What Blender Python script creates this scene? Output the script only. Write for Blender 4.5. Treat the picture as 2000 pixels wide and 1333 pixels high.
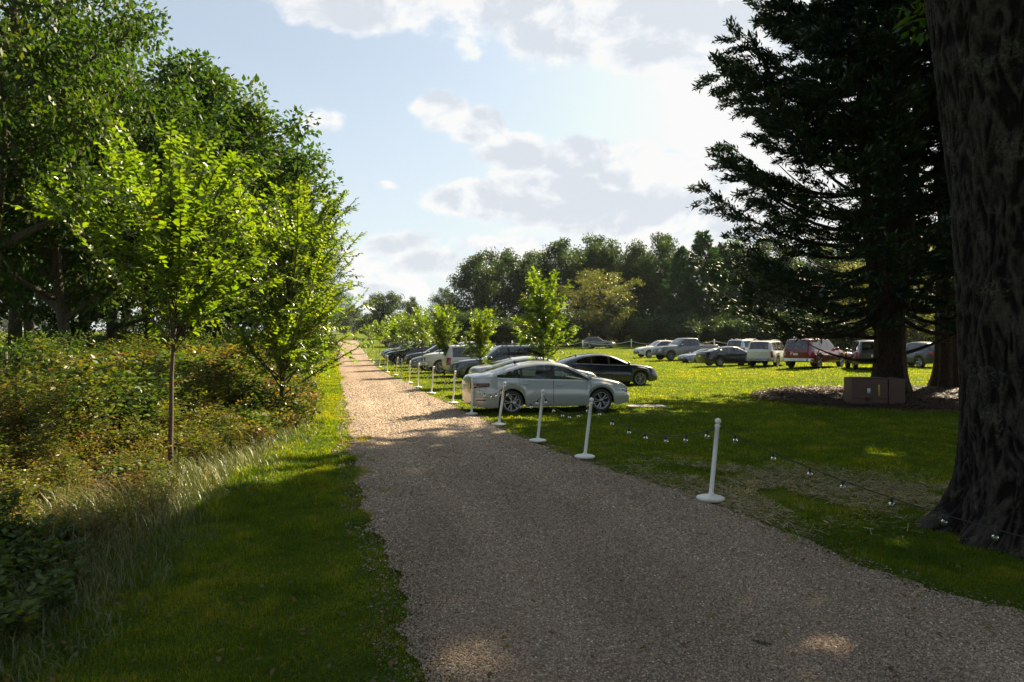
import bpy, math, random
import numpy as np
from mathutils import Vector, Matrix, noise as mnoise
from mathutils.bvhtree import BVHTree

for o in list(bpy.data.objects):
    bpy.data.objects.remove(o, do_unlink=True)
C = bpy.context.scene
COL = C.collection
F = 1333.33            # focal length in photograph pixels (24 mm on a full frame)
HZ = 663.0             # horizon row
CAMZ = 2.1
SUN_AZ = math.radians(41.0)      # to the right of the view axis (+Y)
SUN_EL = math.radians(37.0)

# ---------------------------------------------------------------- camera
cam_d = bpy.data.cameras.new('camera'); cam = bpy.data.objects.new('camera', cam_d); COL.objects.link(cam)
cam_d.lens = 24.0; cam_d.sensor_width = 36.0; cam_d.clip_end = 6000; cam_d.clip_start = 0.05
cam.location = (0, 0, CAMZ)
cam.rotation_euler = (math.radians(90) - math.atan((666.5 - HZ) / F), 0, 0)
C.camera = cam
# ---------------------------------------------------------------- exposure
C.view_settings.view_transform = 'Standard'; C.view_settings.look = 'None'
C.view_settings.gamma = 1.0; C.view_settings.exposure = EXPO = 1.95
C.view_settings.use_curve_mapping = False
C.render.engine = 'CYCLES'
cy = C.cycles
cy.max_bounces = 7; cy.diffuse_bounces = 3; cy.glossy_bounces = 3; cy.transmission_bounces = 4
cy.transparent_max_bounces = 8; cy.caustics_reflective = False; cy.caustics_refractive = False
cy.sample_clamp_indirect = 4.0; cy.use_denoising = True

# ---------------------------------------------------------------- node helpers
class G:
    def __init__(s, nt): s.nt = nt
    def n(s, typ, ins=None, **props):
        nd = s.nt.nodes.new(typ)
        for k, v in props.items(): setattr(nd, k, v)
        for k, v in (ins or {}).items():
            sk = nd.inputs[k]
            if isinstance(v, bpy.types.NodeSocket): s.nt.links.new(v, sk)
            else: sk.default_value = v
        return nd
    def math(s, op, a, b=0.0, c=0.0, clamp=False):
        return s.n('ShaderNodeMath', {0: a, 1: b, 2: c}, operation=op, use_clamp=clamp).outputs[0]
    def vec(s, op, a, b=(0, 0, 0)):
        return s.n('ShaderNodeVectorMath', {0: a, 1: b}, operation=op)
    def map(s, v, a, b, c=0.0, d=1.0, smooth=False):
        return s.n('ShaderNodeMapRange', {0: v, 1: a, 2: b, 3: c, 4: d}, interpolation_type='SMOOTHSTEP' if smooth else 'LINEAR').outputs[0]
    def mix(s, f, a, b, blend='MIX'):
        nd = s.nt.nodes.new('ShaderNodeMix'); nd.data_type = 'RGBA'; nd.blend_type = blend
        for k, v in ((0, f), (6, a), (7, b)):
            if isinstance(v, bpy.types.NodeSocket): s.nt.links.new(v, nd.inputs[k])
            else: nd.inputs[k].default_value = (*v, 1.0) if (k > 0 and len(v) == 3) else v
        return nd.outputs[2]
    def noise(s, vec, scale, detail=3, rough=0.55, dist=0.0):
        return s.n('ShaderNodeTexNoise', {'Vector': vec, 'Scale': scale, 'Detail': detail, 'Roughness': rough, 'Distortion': dist})
    def ramp(s, f, stops):
        nd = s.n('ShaderNodeValToRGB', {0: f}); e = nd.color_ramp.elements
        while len(e) < len(stops): e.new(0.5)
        for el, (p, c) in zip(e, stops): el.position = p; el.color = (*c, 1.0)
        return nd.outputs[0]

# ---------------------------------------------------------------- world: clear sky plus clouds, all by direction
w = bpy.data.worlds.new("World"); C.world = w; w.use_nodes = True
w.node_tree.nodes.clear(); g = G(w.node_tree)
sky = g.n('ShaderNodeTexSky', sky_type='NISHITA', sun_disc=False)
sky.sun_elevation = SUN_EL; sky.sun_rotation = SUN_AZ; sky.air_density = 1.0; sky.dust_density = 2.0; sky.ozone_density = 1.0
SKY_K = 0.040
tc = g.n('ShaderNodeTexCoord').outputs['Generated']
sx = g.n('ShaderNodeSeparateXYZ', {0: tc})
az = g.math('ARCTAN2', sx.outputs[0], sx.outputs[1]); el = g.math('ARCSINE', sx.outputs[2])
P = g.n('ShaderNodeCombineXYZ', {0: az, 1: el, 2: 0.0}).outputs[0]
warp = g.noise(P, 5.0, 4, 0.6).outputs['Color']
Pw = g.vec('ADD', P, g.n('ShaderNodeVectorMath', {0: g.vec('SUBTRACT', warp, (.5, .5, .5)).outputs[0], 3: 0.085}, operation='SCALE').outputs[0]).outputs[0]
def pdir(px, py):
    a = math.atan((px - 1000) / F); return a, math.atan((HZ - py) / F * math.cos(a))
BL = [(1120, 20, 330, 115, 1.0), (700, 5, 260, 60, .8), (1330, 60, 220, 105, 1.0), (960, 90, 120, 45, .55), (1700, 60, 320, 130, .9),
      (860, 215, 85, 50, .95), (935, 240, 80, 55, 1.0), (1010, 300, 110, 60, 1.0), (1130, 310, 110, 60, 1.0), (1060, 385, 170, 62, 1.0),
      (1245, 330, 105, 62, 1.0), (1340, 380, 130, 75, 1.0), (920, 400, 105, 42, .95), (1180, 420, 260, 55, 1.0), (1450, 440, 200, 60, .9),
      (780, 480, 95, 28, .8), (860, 520, 150, 40, .85), (760, 560, 120, 30, .75), (1000, 480, 180, 30, .7),
      (620, 248, 55, 34, .62), (752, 372, 36, 14, .55), (600, 190, 30, 12, .4), (690, 520, 90, 60, .6)]
mask = None
for px, py, rx, ry, amp in BL:
    a0, e0 = pdir(px, py); c = math.cos(a0)
    d = g.vec('SUBTRACT', Pw, (a0, e0, 0)).outputs[0]
    d = g.vec('MULTIPLY', d, (F / rx / c * c, F / ry, 0)).outputs[0]
    L = g.vec('LENGTH', d).outputs['Value']
    m = g.map(L, 1.35, 0.25, 0.0, amp, True)
    mask = m if mask is None else g.math('MAXIMUM', mask, m)
det_v = g.vec('MULTIPLY', P, (1.0, 1.5, 1.0)).outputs[0]
n1 = g.noise(det_v, 9.0, 10, 0.62, 0.35).outputs[0]
det_s = g.vec('ADD', det_v, (0.022, 0.030, 0)).outputs[0]
n2 = g.noise(det_s, 9.0, 10, 0.62, 0.35).outputs[0]
other = g.map(g.noise(P, 2.2, 5, 0.55).outputs[0], .5, .75, 0, .8)           # broken cloud over the rest of the sky
faraz = g.map(g.math('ABSOLUTE', az), .62, .85)
mask = g.math('MAXIMUM', mask, g.math('MULTIPLY', other, faraz))
dens = g.map(g.math('ADD', mask, g.math('MULTIPLY', g.math('SUBTRACT', n1, .5), 1.35)), .33, .68, 0, 1, True)
veil = g.math('MULTIPLY', g.map(el, .38, .02, 0, .72), g.map(g.noise(P, 4, 4).outputs[0], .3, .7, .75, 1.0))
lit = g.math('ADD', g.math('MULTIPLY', g.math('SUBTRACT', n1, n2), 3.4), .55)
thick = g.map(g.math('ADD', mask, g.math('MULTIPLY', g.math('SUBTRACT', n1, .5), .8)), .48, 1.05, 0, 1, True)
big = g.map(g.noise(P, 5.0, 3).outputs[0], .36, .58)
lit = g.math('SUBTRACT', lit, g.math('MULTIPLY', g.math('MULTIPLY', thick, big), .95), clamp=True)
ccol = g.mix(lit, (.60, .645, .70), (1.0, .985, .965))
clr = g.n('ShaderNodeVectorMath', {0: ccol, 3: 0.305 / SKY_K}, operation='SCALE').outputs[0]
veilc = g.n('ShaderNodeVectorMath', {0: (.80, .87, .93), 3: 0.262 / SKY_K}, operation='SCALE').outputs[0]
skc = g.mix(1.0, sky.outputs[0], (.98, 1.04, .99), 'MULTIPLY')
c1 = g.mix(veil, skc, veilc)
c1 = g.mix(.42, c1, veilc)
c2 = g.mix(g.math('MULTIPLY', dens, .93), c1, clr)
up = g.map(el, -.02, .0)
c3 = g.mix(up, (.9, .9, .8), c2)
c3 = g.vec('MINIMUM', c3, (6.2, 6.2, 6.2)).outputs[0]
bg = g.n('ShaderNodeBackground', {0: c3, 1: SKY_K})
out = g.n('ShaderNodeOutputWorld', {0: bg.outputs[0]})
w.cycles.sampling_method = 'MANUAL'; w.cycles.sample_map_resolution = 512

# ---------------------------------------------------------------- sun
sd = bpy.data.lights.new('sun', 'SUN'); sun = bpy.data.objects.new('sun', sd); COL.objects.link(sun)
sd.energy = 5.0; sd.angle = math.radians(0.55); sd.color = (1.0, 0.83, 0.57)
SUNV = Vector((math.sin(SUN_AZ) * math.cos(SUN_EL), math.cos(SUN_AZ) * math.cos(SUN_EL), math.sin(SUN_EL)))
sun.rotation_euler = SUNV.to_track_quat('Z', 'Y').to_euler()

# ---------------------------------------------------------------- mesh helpers
def arr(a): return np.asarray(a, dtype=np.float32)
def np_mesh(name, V, faces, attrs=None, smooth=False, mat_idx=None):
    """faces: list of int arrays (n,k)"""
    me = bpy.data.meshes.new(name); V = arr(V)
    me.vertices.add(len(V)); me.vertices.foreach_set('co', V.ravel())
    faces = [np.asarray(f, dtype=np.int32) for f in faces if len(f)]
    li = np.concatenate([f.ravel() for f in faces])
    tot = np.concatenate([np.full(len(f), f.shape[1], dtype=np.int32) for f in faces])
    st = np.concatenate([[0], np.cumsum(tot)[:-1]]).astype(np.int32)
    me.loops.add(len(li)); me.loops.foreach_set('vertex_index', li)
    me.polygons.add(len(tot)); me.polygons.foreach_set('loop_start', st); me.polygons.foreach_set('loop_total', tot)
    if smooth: me.polygons.foreach_set('use_smooth', np.ones(len(tot), dtype=bool))
    if mat_idx is not None: me.polygons.foreach_set('material_index', np.asarray(mat_idx, dtype=np.int32))
    for k, a in (attrs or {}).items():
        at = me.attributes.new(k, 'FLOAT', 'POINT'); at.data.foreach_set('value', arr(a))
    me.update(calc_edges=True); return me

def link(name, me, mats, parent=None, loc=None, rot=None):
    o = bpy.data.objects.new(name, me); COL.objects.link(o)
    if me is not None:
        for m in (mats if isinstance(mats, (list, tuple)) else [mats]): me.materials.append(m)
    if parent: o.parent = parent
    if loc is not None: o.location = loc
    if rot is not None: o.rotation_euler = rot
    return o
def tag(o, label=None, cat=None, group=None, kind=None):
    for k, v in (('label', label), ('category', cat), ('group', group), ('kind', kind)):
        if v: o[k] = v
    return o
def thing(name, label, cat, loc=(0, 0, 0), rz=0, group=None):
    o = bpy.data.objects.new(name, None); COL.objects.link(o); o.location = loc; o.rotation_euler = (0, 0, rz)
    o.empty_display_size = .2
    return tag(o, label, cat, group)
def dup(o, loc=None, rz=None, scale=None, label=None, group=None, parent=None):
    c = o.copy(); COL.objects.link(c)
    if parent is not None: c.parent = parent
    for ch in o.children: dup(ch, parent=c)
    if loc is not None: c.location = loc
    if rz is not None: c.rotation_euler = (0, 0, rz)
    if scale is not None: c.scale = scale
    if label: c['label'] = label
    if group: c['group'] = group
    return c

class MB:
    """collects vertices and faces of one mesh"""
    def __init__(s): s.v = []; s.f = {}; s.n = 0; s.m = {}
    def add(s, V, faces, mi=0):
        V = arr(V).reshape(-1, 3); s.v.append(V)
        for f in faces:
            f = np.asarray(f, dtype=np.int32)
            if not len(f): continue
            s.f.setdefault(f.shape[1], []).append(f + s.n); s.m.setdefault(f.shape[1], []).append(np.full(len(f), mi))
        s.n += len(V); return s
    def tube(s, pts, rad, sides=6, mi=0, cap=True):
        pts = arr(pts); n = len(pts); rad = np.broadcast_to(arr(rad), (n,))
        t = np.gradient(pts, axis=0); t /= np.linalg.norm(t, axis=1, keepdims=True) + 1e-9
        ref = np.array([0, 0, 1.]) if abs(t[0, 2]) < .9 else np.array([1., 0, 0])
        a = np.cross(t, ref); a /= np.linalg.norm(a, axis=1, keepdims=True) + 1e-9; b = np.cross(t, a)
        th = np.arange(sides) * 2 * np.pi / sides
        V = pts[:, None] + rad[:, None, None] * (np.cos(th)[None, :, None] * a[:, None] + np.sin(th)[None, :, None] * b[:, None])
        i = np.arange(n - 1)[:, None] * sides; j = np.arange(sides)[None]; k = (j + 1) % sides
        q = np.stack([i + j, i + k, i + sides + k, i + sides + j], -1).reshape(-1, 4)
        fs = [q]
        if cap and sides > 3: 
            fs += [np.arange(sides)[None, ::-1], (np.arange(sides) + (n - 1) * sides)[None]]
        return s.add(V.reshape(-1, 3), fs, mi)
    def lathe(s, prof, sides=20, M=None, mi=0):
        prof = arr(prof); n = len(prof); th = np.arange(sides) * 2 * np.pi / sides
        V = np.stack([prof[:, None, 0] * np.cos(th), prof[:, None, 0] * np.sin(th), np.repeat(prof[:, 1:2], sides, 1)], -1).reshape(-1, 3)
        i = np.arange(n - 1)[:, None] * sides; j = np.arange(sides)[None]; k = (j + 1) % sides
        q = np.stack([i + j, i + k, i + sides + k, i + sides + j], -1).reshape(-1, 4)
        if M is not None: V = V @ np.array(M.to_3x3()).T + np.array(M.translation)
        return s.add(V, [q], mi)
    def box(s, c, d, M=None, mi=0, taper=0):
        x, y, z = np.array(d) / 2
        V = np.array([[sx * x * (1 - taper * (sz > 0)), sy * y * (1 - taper * (sz > 0)), sz * z] for sz in (-1, 1) for sy in (-1, 1) for sx in (-1, 1)]) + np.array(c)
        if M is not None: V = V @ np.array(M.to_3x3()).T + np.array(M.translation)
        return s.add(V, [[[0, 2, 3, 1], [4, 5, 7, 6], [0, 1, 5, 4], [2, 6, 7, 3], [0, 4, 6, 2], [1, 3, 7, 5]]], mi)
    def build(s, name, mats, parent=None, smooth=False, loc=None, rot=None, bevel=0):
        me = np_mesh(name, np.concatenate(s.v), [np.concatenate(x) for x in s.f.values()], smooth=smooth,
                     mat_idx=np.concatenate([np.concatenate(x) for x in s.m.values()]))
        o = link(name, me, mats, parent, loc, rot)
        if bevel:
            b = o.modifiers.new('b', 'BEVEL'); b.width = bevel; b.segments = 3; b.limit_method = 'ANGLE'; b.angle_limit = math.radians(30)
            for p in me.polygons: p.use_smooth = True
            me.set_sharp_from_angle(angle=math.radians(35)) if hasattr(me, 'set_sharp_from_angle') else None
        return o

def hash2(ix, iy, s=0):
    h = (ix.astype(np.int64) * 374761393 + iy.astype(np.int64) * 668265263 + s * 1274126177) & 0x7fffffff
    h = ((h ^ (h >> 13)) * 1274126177) & 0x7fffffff
    return ((h ^ (h >> 16)) & 0xffff) / 65535.0
def vn(x, y, sc=1.0, s=0):
    x = np.asarray(x, dtype=np.float64) * sc; y = np.asarray(y, dtype=np.float64) * sc
    ix = np.floor(x); iy = np.floor(y); fx = x - ix; fy = y - iy; fx = fx * fx * (3 - 2 * fx); fy = fy * fy * (3 - 2 * fy)
    a = hash2(ix, iy, s); b = hash2(ix + 1, iy, s); c = hash2(ix, iy + 1, s); d = hash2(ix + 1, iy + 1, s)
    return (a * (1 - fx) + b * fx) * (1 - fy) + (c * (1 - fx) + d * fx) * fy
def fbm(x, y, sc=1.0, s=0): return (vn(x, y, sc, s) + .5 * vn(x, y, sc * 2.1, s + 1) + .25 * vn(x, y, sc * 4.3, s + 2)) / 1.75
def sstep(x, a, b):
    t = np.clip((np.asarray(x, dtype=float) - a) / (b - a), 0, 1); return t * t * (3 - 2 * t)

# ---------------------------------------------------------------- terrain and edges
def tab(t):
    t = np.array(t); return lambda y: np.interp(y, t[:, 0], t[:, 1])
XL = tab([(-12, 3.2), (-4, 1.0), (1, -.1), (4.2, -.56), (4.9, -.74), (6, -.96), (7.1, -1.34), (8.3, -1.74), (9.7, -2.19), (11.8, -2.74), (16.6, -3.9), (26.4, -6.45), (36.4, -9.1), (46.6, -11.8), (65, -16.6), (150, -38.6), (400, -102)])
XR = tab([(-12, 12), (-4, 9.5), (1, 6.4), (4.2, 4.6), (5.2, 3.9), (5.7, 3.48), (6.3, 3.2), (7.1, 3.05), (7.7, 2.8), (9.2, 2.25), (10.6, 1.58), (12.2, .95), (13.7, .35), (16.5, -.55), (19.5, -1.4), (26, -3.3), (32.5, -5.0), (39.4, -7.0), (50, -9.9), (68, -14.3), (150, -34), (400, -92)])
VE = tab([(-12, -1.5), (4, -3.0), (6.4, -3.35), (8.3, -3.6), (11.8, -3.95), (16, -4.75), (20.4, -5.95), (30, -8.7), (40, -11.8), (65, -19.0), (90, -26.5), (112, -34), (150, -52), (400, -140)])
BE = tab([(-12, -3.8), (4, -3.9), (6.4, -4.3), (8.3, -4.9), (10.6, -5.9), (12.5, -5.5), (17, -5.5), (20, -6.4), (30, -9.3), (40, -12.4), (65, -19.8), (90, -28.0), (105, -34), (120, -45), (400, -200)])
def gz(x, y):
    x = np.asarray(x, dtype=float); y = np.asarray(y, dtype=float)
    t = np.clip((y - 45) / 105, 0, 1)
    z = 1.8 * t ** 1.5 + .0155 * np.clip(y - 150, 0, 700)
    z = z + .25 * sstep(x, 7, 20) * sstep(y, 26, 42)
    m = sstep(x, XR(y) + .7, XR(y) + 3.0) + sstep(-x, -XL(y) + .7, -XL(y) + 2.6)
    z = z + m * (.10 * (fbm(x, y, .22, 5) - .5) + .03 * (vn(x, y, 1.1, 9) - .5))
    z = z - .12 * sstep(-x, -XL(y) + .7, -XL(y) + 2.8) * sstep(y, 0, 8)
    d = np.hypot(x - 14, y - 24)
    z = z + .16 * sstep(-d, -7.5, -3)
    return z
def on_ground(px, py):
    lo, hi = 2.0, 700.0
    for d in np.geomspace(2, 700, 4000):
        x = (px - 1000) / F * d
        if CAMZ - (py - HZ) / F * d <= float(gz(x, d)): return Vector((x, d, float(gz(x, d))))
    return Vector((x, d, float(gz(x, d))))
def at(px, d):
    x = (px - 1000) / F * d; return Vector((x, d, float(gz(x, d))))
# ================================================================ materials
def newmat(name):
    m = bpy.data.materials.new(name); m.use_nodes = True; m.node_tree.nodes.clear(); return m, G(m.node_tree)
def finish(g, sh, disp=None):
    o = g.n('ShaderNodeOutputMaterial', {0: sh}); return o
def simple(name, col, rough=.6, metal=0, spec=.5, bump=0, bscale=40, var=.12, vscale=3, coat=0):
    m, g = newmat(name)
    oc = g.n('ShaderNodeTexCoord').outputs['Object']
    nz = g.noise(oc, vscale, 5, .6).outputs[0]
    c = g.mix(g.map(nz, .3, .7), tuple(x * (1 - var) for x in col), tuple(min(1, x * (1 + var)) for x in col))
    ins = {'Base Color': c, 'Roughness': g.map(nz, .3, .7, max(0, rough - .06), min(1, rough + .06)), 'Metallic': metal, 'Specular IOR Level': spec, 'Coat Weight': coat, 'Coat Roughness': .04}
    if bump:
        b = g.n('ShaderNodeBump', {'Height': g.noise(oc, bscale, 4).outputs[0], 'Strength': bump, 'Distance': .01})
        ins['Normal'] = b.outputs[0]
    finish(g, g.n('ShaderNodeBsdfPrincipled', ins).outputs[0]); return m
def leafmat(name, stops, trans=.45, rough=.45, gloss=.06, tcol=(1.15, 1.35, .35), tint=1.0):
    m, g = newmat(name)
    a = g.n('ShaderNodeAttribute', attribute_name='v').outputs['Fac']
    rnd = g.n('ShaderNodeObjectInfo').outputs['Random']
    c = g.ramp(g.math('ADD', a, g.map(rnd, 0, 1, -.06, .06)), stops)
    if tint != 1: c = g.mix(1.0, c, (tint, tint, tint), 'MULTIPLY')
    d = g.n('ShaderNodeBsdfDiffuse', {0: c})
    t = g.n('ShaderNodeBsdfTranslucent', {0: g.mix(1.0, c, tcol, 'MULTIPLY')})
    s1 = g.n('ShaderNodeMixShader', {0: trans, 1: d.outputs[0], 2: t.outputs[0]})
    gl = g.n('ShaderNodeBsdfGlossy', {0: (.9, .92, .9, 1), 1: rough})
    s2 = g.n('ShaderNodeMixShader', {0: gloss, 1: s1.outputs[0], 2: gl.outputs[0]})
    finish(g, s2.outputs[0]); return m
def bark(name, c1, c2, sc=6, lichen=0, dist=.03):
    m, g = newmat(name)
    oc = g.n('ShaderNodeTexCoord').outputs['Object']
    st = g.vec('MULTIPLY', oc, (1, 1, .22)).outputs[0]
    vz = g.n('ShaderNodeTexVoronoi', {'Vector': g.vec('ADD', st, g.n('ShaderNodeVectorMath', {0: g.noise(oc, 5, 3).outputs['Color'], 3: .12}, operation='SCALE').outputs[0]).outputs[0], 'Scale': sc * 3}, feature='DISTANCE_TO_EDGE').outputs[0]
    nz = g.noise(st, sc * 4, 6, .65).outputs[0]
    h = g.math('ADD', g.map(vz, 0, .12), g.math('MULTIPLY', nz, .8))
    c = g.mix(g.map(h, .3, 1.5), c1, c2)
    if lichen:
        l = g.map(g.noise(oc, 4.5, 7, .7).outputs[0], .56, .62); c = g.mix(g.math('MULTIPLY', l, lichen), c, (.30, .32, .25))
    b = g.n('ShaderNodeBump', {'Height': h, 'Strength': .9, 'Distance': dist})
    finish(g, g.n('ShaderNodeBsdfPrincipled', {'Base Color': c, 'Roughness': .9, 'Specular IOR Level': .2, 'Normal': b.outputs[0]}).outputs[0]); return m

M = {}
# foliage ramps (albedo)
M['leaf_young'] = leafmat('leaf_young', [(0, (.04, .075, .010)), (.45, (.085, .135, .013)), (.8, (.14, .18, .016)), (1, (.22, .19, .025))], trans=.6, gloss=.07, rough=.35, tcol=(1.65, 1.75, .22))
M['leaf_wood'] = leafmat('leaf_wood', [(0, (.020, .048, .012)), (.5, (.045, .088, .015)), (.85, (.085, .105, .018)), (1, (.13, .115, .028))], trans=.45, gloss=.02, tcol=(1.45, 1.5, .32))
M['leaf_far'] = leafmat('leaf_far', [(0, (.02, .042, .018)), (.5, (.044, .075, .024)), (.9, (.085, .115, .032)), (1, (.13, .13, .04))], trans=.42, gloss=.03, tcol=(1.35, 1.35, .5))
M['leaf_olive'] = leafmat('leaf_olive', [(0, (.07, .09, .02)), (.5, (.115, .125, .025)), (.85, (.18, .16, .035)), (1, (.22, .15, .04))], trans=.5, gloss=.05, tcol=(1.4, 1.4, .35))
M['needle'] = leafmat('needle', [(0, (.010, .026, .016)), (.5, (.017, .040, .020)), (.88, (.026, .052, .022)), (1, (.05, .04, .018))], trans=.10, gloss=.05)
M['needle_pine'] = leafmat('needle_pine', [(0, (.025, .06, .032)), (.5, (.05, .10, .048)), (.9, (.075, .125, .05)), (1, (.10, .11, .05))], trans=.35, gloss=.04)
M['brush'] = leafmat('brush', [(0, (.025, .058, .014)), (.3, (.058, .105, .016)), (.5, (.115, .145, .02)), (.66, (.17, .15, .026)), (.8, (.17, .10, .028)), (.92, (.11, .055, .025)), (1, (.18, .12, .05))], trans=.48, gloss=.025, tcol=(1.4, 1.3, .4))
M['grass'] = leafmat('grass', [(0, (.022, .052, .016)), (.4, (.055, .120, .018)), (.72, (.115, .185, .014)), (.9, (.18, .21, .03)), (1, (.24, .235, .07))], trans=.6, gloss=.008, rough=.45, tcol=(2.5, 1.85, .12))
M['dry_grass'] = leafmat('dry_grass', [(0, (.05, .085, .02)), (.4, (.11, .13, .035)), (.7, (.20, .18, .07)), (1, (.36, .29, .15))], trans=.4, gloss=.05, tcol=(1.15, 1.1, .6))
M['straw'] = leafmat('straw', [(0, (.20, .15, .08)), (.6, (.36, .28, .16)), (1, (.50, .42, .28))], trans=.15, gloss=.06, tcol=(1, 1, .8))
M['bark_cedar'] = bark('bark_cedar', (.014, .010, .008), (.055, .037, .027), 6)
m, g = newmat('bark_big'); M['bark_big'] = m
oc = g.n('ShaderNodeTexCoord').outputs['Object']
st = g.vec('MULTIPLY', oc, (1, 1, .13)).outputs[0]
wz = g.vec('ADD', st, g.n('ShaderNodeVectorMath', {0: g.noise(oc, 2.2, 4).outputs['Color'], 3: .16}, operation='SCALE').outputs[0]).outputs[0]
f1 = g.n('ShaderNodeTexNoise', {'Vector': wz, 'Scale': 13.0, 'Detail': 5, 'Roughness': .6}, noise_type='RIDGED_MULTIFRACTAL').outputs[0]
va = g.n('ShaderNodeAttribute', attribute_name='v').outputs['Fac']
f2 = g.noise(oc, 34, 5, .7).outputs[0]; pl = g.noise(g.vec('MULTIPLY', oc, (1, 1, .5)).outputs[0], 16, 4, .6).outputs[0]
h = g.math('ADD', g.math('MULTIPLY', g.map(f1, .2, 1.6), -.9), g.math('ADD', g.math('MULTIPLY', f2, .35), g.math('MULTIPLY', pl, .5)))
c = g.mix(g.math('MULTIPLY', g.map(va, .15, .75), g.map(f2, .3, .65, .35, 1)), (.006, .005, .0045), (.062, .053, .042))
l = g.math('MULTIPLY', g.map(g.noise(oc, 2.4, 7, .75).outputs[0], .55, .63), g.map(f2, .42, .55)); c = g.mix(g.math('MULTIPLY', l, .35), c, (.13, .14, .10))
b = g.n('ShaderNodeBump', {'Height': h, 'Strength': 1.0, 'Distance': .035})
finish(g, g.n('ShaderNodeBsdfPrincipled', {'Base Color': c, 'Roughness': .92, 'Specular IOR Level': .15, 'Normal': b.outputs[0]}).outputs[0])
M['bark_wood'] = bark('bark_wood', (.03, .025, .02), (.12, .10, .08), 8)
M['bark_young'] = bark('bark_young', (.055, .042, .033), (.13, .10, .075), 22, 0, .004)

# gravel road sheet
m, g = newmat('gravel'); M['gravel'] = m
oc = g.n('ShaderNodeTexCoord').outputs['Object']
big = g.noise(oc, .8, 4, .6).outputs[0]
v1 = g.n('ShaderNodeTexVoronoi', {'Vector': oc, 'Scale': 50.0, 'Randomness': 1.0})
v2 = g.n('ShaderNodeTexVoronoi', {'Vector': oc, 'Scale': 95.0})
r1 = g.n('ShaderNodeSeparateColor', {0: v1.outputs['Color']}).outputs[0]
c = g.ramp(r1, [(0, (.11, .087, .066)), (.3, (.225, .168, .122)), (.6, (.34, .25, .178)), (.85, (.43, .34, .25)), (1, (.56, .50, .42))])
c = g.mix(g.map(v1.outputs['Distance'], .25, .75), c, (.13, .10, .08))
c = g.mix(g.math('MULTIPLY', g.map(big, .35, .65), .35), c, (.24, .17, .115))
tr_ = g.n('ShaderNodeAttribute', attribute_name='v').outputs['Fac']
c = g.mix(1.0, c, g.mix(tr_, (.80, .76, .72), (1.12, 1.10, 1.06)), 'MULTIPLY')
hgt = g.math('ADD', g.math('SUBTRACT', 1.0, v1.outputs['Distance']), g.math('MULTIPLY', v2.outputs['Distance'], -.3))
b = g.n('ShaderNodeBump', {'Height': hgt, 'Strength': 1.0, 'Distance': .014})
finish(g, g.n('ShaderNodeBsdfPrincipled', {'Base Color': c, 'Roughness': .88, 'Specular IOR Level': .25, 'Normal': b.outputs[0]}).outputs[0])
m, g = newmat('pebble'); M['pebble'] = m
a = g.n('ShaderNodeAttribute', attribute_name='v').outputs['Fac']
c = g.ramp(a, [(0, (.09, .078, .066)), (.3, (.215, .165, .125)), (.62, (.35, .262, .188)), (.88, (.45, .365, .28)), (1, (.64, .59, .52))])
finish(g, g.n('ShaderNodeBsdfPrincipled', {'Base Color': c, 'Roughness': .8, 'Specular IOR Level': .3}).outputs[0])
# lawn soil / turf sheet
m, g = newmat('turf'); M['turf'] = m
oc = g.n('ShaderNodeTexCoord').outputs['Object']
n1 = g.noise(oc, .35, 5, .6).outputs[0]; n2 = g.noise(oc, 3.0, 5, .7).outputs[0]; n3 = g.noise(oc, 26, 3, .7).outputs[0]
c = g.ramp(g.math('ADD', g.math('MULTIPLY', n1, .45), g.math('MULTIPLY', n2, .55)), [(.25, (.055, .06, .018)), (.5, (.10, .13, .012)), (.72, (.155, .18, .014)), (.9, (.19, .17, .05))])
c = g.mix(g.map(n3, .35, .7, 0, .55), c, (.04, .07, .012))
b = g.n('ShaderNodeBump', {'Height': g.math('ADD', n3, n2), 'Strength': .9, 'Distance': .08})
finish(g, g.n('ShaderNodeBsdfPrincipled', {'Base Color': c, 'Roughness': .95, 'Specular IOR Level': .02, 'Normal': b.outputs[0]}).outputs[0])
m, g = newmat('mulch'); M['mulch'] = m
oc = g.n('ShaderNodeTexCoord').outputs['Object']
v1 = g.n('ShaderNodeTexVoronoi', {'Vector': g.vec('MULTIPLY', oc, (1, 1.8, 1)).outputs[0], 'Scale': 22.0})
r1 = g.n('ShaderNodeSeparateColor', {0: v1.outputs['Color']}).outputs[0]
c = g.ramp(r1, [(0, (.02, .012, .008)), (.5, (.05, .028, .018)), (1, (.11, .065, .045))])
b = g.n('ShaderNodeBump', {'Height': v1.outputs['Distance'], 'Strength': 1.0, 'Distance': .03})
finish(g, g.n('ShaderNodeBsdfPrincipled', {'Base Color': c, 'Roughness': .9, 'Normal': b.outputs[0]}).outputs[0])
M['chip'] = leafmat('chip', [(0, (.025, .015, .010)), (.6, (.065, .037, .024)), (1, (.15, .092, .06))], trans=0, gloss=.03)
M['soil'] = simple('soil', (.13, .075, .045), .95, bump=.6, bscale=30, var=.3)
M['white_plastic'] = simple('white_plastic', (.78, .77, .74), .38, spec=.4, var=.04, vscale=8, bump=.05, bscale=60)
m, g = newmat('white_plastic'); M['white_plastic'] = m
oc = g.n('ShaderNodeTexCoord').outputs['Object']; z = g.n('ShaderNodeSeparateXYZ', {0: oc}).outputs[2]
n1 = g.noise(oc, 14, 5, .7).outputs[0]; n2 = g.noise(g.vec('MULTIPLY', oc, (1, 1, .2)).outputs[0], 45, 4, .7).outputs[0]
d = g.math('ADD', g.math('MULTIPLY', g.map(g.math('ADD', z, g.math('MULTIPLY', n1, .12)), .14, .03), .55), g.math('MULTIPLY', g.map(n2, .55, .72), .22), clamp=True)
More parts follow.
